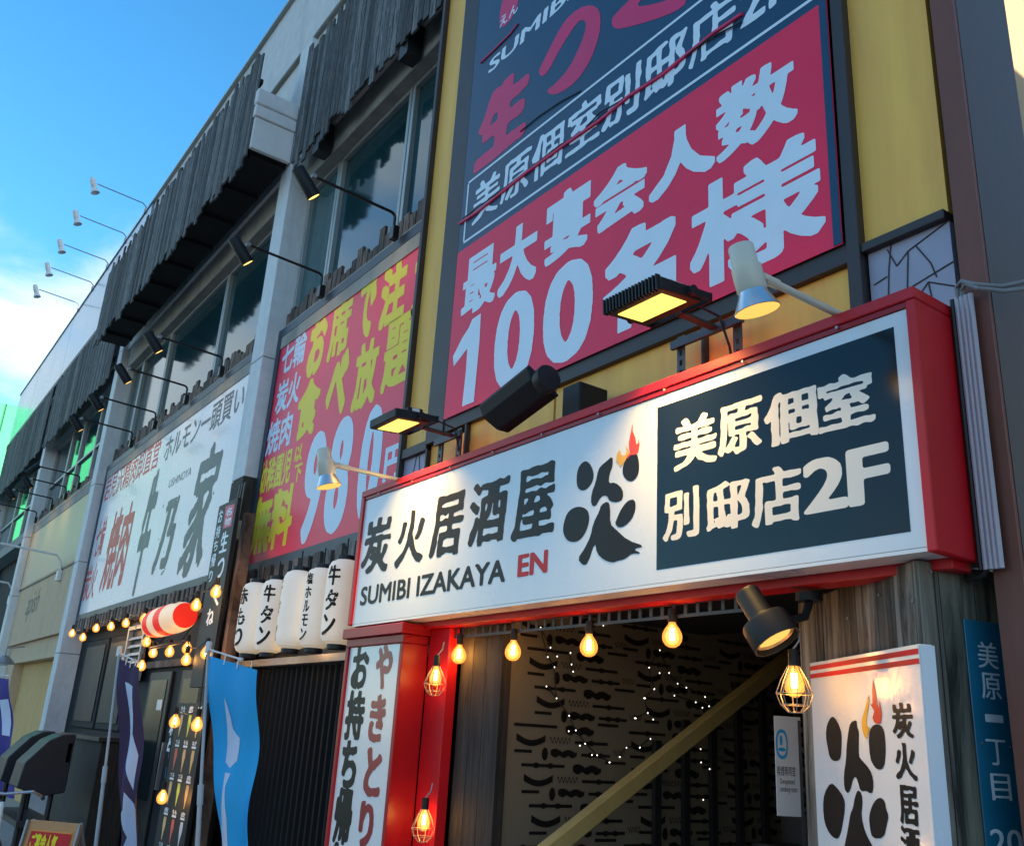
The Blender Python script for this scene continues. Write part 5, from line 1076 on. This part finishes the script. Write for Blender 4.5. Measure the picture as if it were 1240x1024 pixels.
mb = MB(); mb.tube([FA.w(q0+.02, qt, -.02), FA.w(q0+.02, 0, -.45)], .014, 6).tube([FA.w(q1-.02, qt, -.02), FA.w(q1-.02, 0, -.45)], .014, 6).tube([FA.w(q0, qt, .01), FA.w(q0, 0, qt*tilt_t+.01)], .014, 6).tube([FA.w(q1, qt, .01), FA.w(q1, 0, qt*tilt_t+.01)], .014, 6); mb.build('leg', M['galv'], af)
# bicycle at the left edge
bk = thing('bicycle', 'pale bicycle with dark grips parked at the left picture edge', 'bicycle', (-8.9, 1.38, 0)); bo = Vector((-8.9, 1.38, 0))
def V3(a, b, c_): return bo+Vector((a*.9, b+a*.0, c_))
for nm, cxx in (('wheel', -.52), ('wheel', .52)):
    w_ = MB().tube([V3(cxx, 0, .34)+Vector((.32*math.cos(2*math.pi*i/24), 0, .32*math.sin(2*math.pi*i/24))) for i in range(25)], .018, 6, False).build(nm, M['cable'], bk, smooth=True)
    mb = MB()
    for i in range(12): mb.tube([V3(cxx, 0, .34), V3(cxx, 0, .34)+Vector((.31*math.cos(2*math.pi*i/12), 0, .31*math.sin(2*math.pi*i/12)))], .0015, 4)
    mb.build('spokes', M['galv'], w_)
MB().tube([V3(-.52, 0, .34), V3(-.2, 0, .32), V3(.32, 0, .72), V3(-.28, 0, .75), V3(-.2, 0, .32)], .016, 8).tube([V3(.52, 0, .34), V3(.34, 0, .92)], .016, 8).tube([V3(-.2, 0, .32), V3(-.31, 0, .9)], .014, 8).build('frame', M['white_en'], bk, smooth=True)
MB().tube([V3(.30, -.28, .96), V3(.36, -.2, 1.0), V3(.36, 0, .98), V3(.36, .2, 1.0), V3(.30, .28, .96)], .011, 8).build('handlebar', M['chrome'], bk, smooth=True)
MB().tube([V3(.30, -.29, .955), V3(.2, -.31, .94)], .016, 8).tube([V3(.30, .29, .955), V3(.2, .31, .94)], .016, 8).build('grip', M['cable'], bk)
MB().obox(V3(-.33, 0, .92), Vector((1, 0, 0)), Vector((0, 1, 0)), Vector((0, 0, 1)), .13, .07, .03).build('saddle', M['cable'], bk, bevel=.02)
# dome wall lamp at far left
dl = thing('dome_lamp', 'small grey dome lamp on the tan pillar at the left picture edge', 'lamp', (-23.5, 2.6, .9+H))
s_, z_ = wall(2.8).at(5, 800); MB().lathe([(0, .16), (.06, .15), (.17, .05), (.20, 0), (.18, 0), (.0, .08)], (s_, 2.8, z_-.05), n=20).build('shade', M['galv'], dl, smooth=True)
MB().tube([(s_, 2.8, z_+.1), (s_, 2.8, z_+.25), (s_, 3.1, z_+.3)], .015, 6).build('arm', M['galv'], dl)
# fairy lights
fw_ = thing('fairy_lights', 'tiny white fairy lights on dark wires over the stairwell wallpaper', 'fairy lights', (XW, 4, 1.8))
FWW = Face(XW+.06, 3.05, 90)
strands = [[(478, 120), (515, 195), (540, 228)], [(478, 120), (505, 230), (530, 268), (538, 385), (585, 450), (610, 505), (645, 555), (690, 598), (737, 625)], [(590, 215), (594, 258), (600, 285)], [(500, 340), (538, 385)], [(775, 605), (800, 570), (850, 570), (890, 537)], [(925, 205), (885, 270), (905, 350), (870, 385), (880, 440), (835, 460)], [(925, 205), (960, 290), (992, 330), (1025, 345), (1095, 380), (1125, 440)], [(1085, 420), (1110, 480), (1130, 512), (1125, 575), (1112, 650), (1135, 700)], [(1240, 330), (1195, 420), (1235, 400)], [(980, 375), (1060, 400), (1110, 415)]]
k = 0; mbl = MB()
for sd_ in strands:
    q = [FWW.w(*FWW.at(*p)) for p in crop(500, 720, 3.1, sd_)]; MB().tube(q, .004, 5).build('wire', M['cable'], fw_)
    for p in q: MB().lathe([(0, -.005), (.004, 0), (0, .005)], p+Vector((.004, 0, -.004)), n=6).build('tiny_light', M['fairy'], fw_)
for (u, v) in [(715, 115), (926, 293), (905, 353), (868, 387), (902, 467), (833, 462), (1080, 578), (1082, 628), (1090, 768), (1235, 402), (1203, 424), (852, 570), (737, 627), (776, 606), (627, 565), (585, 511), (672, 600)]:
    p = FWW.w(*FWW.at(*crop(500, 720, 3.1, [(u, v)])[0])); MB().lathe([(0, -.005), (.004, 0), (0, .005)], p, n=6).build('tiny_light', M['fairy'], fw_)
# ================================================================== green building at the street end
gb = thing('green_building', 'bright green sheeted building beyond the left end of the street', 'building', (-52, 3, 0))
MB().box(-60, -50.05, -3.2, 14.3, 0, 15.9).build('core', M['green_line'], gb)
for i in range(7):
    for j in range(4):
        MB().box(-50.05, -50, -3.2+i*2.5+.05, -3.2+(i+1)*2.5-.05, j*4+.05, min((j+1)*4-.05, 15.9)).build('wall_panel', M['green'], gb)
for i in range(10): MB().box(-50.05-(i+1)+.03, -50.05-i-.03, -3.26, -3.2, 0, 15.85).build('wall_panel', M['green'], gb)
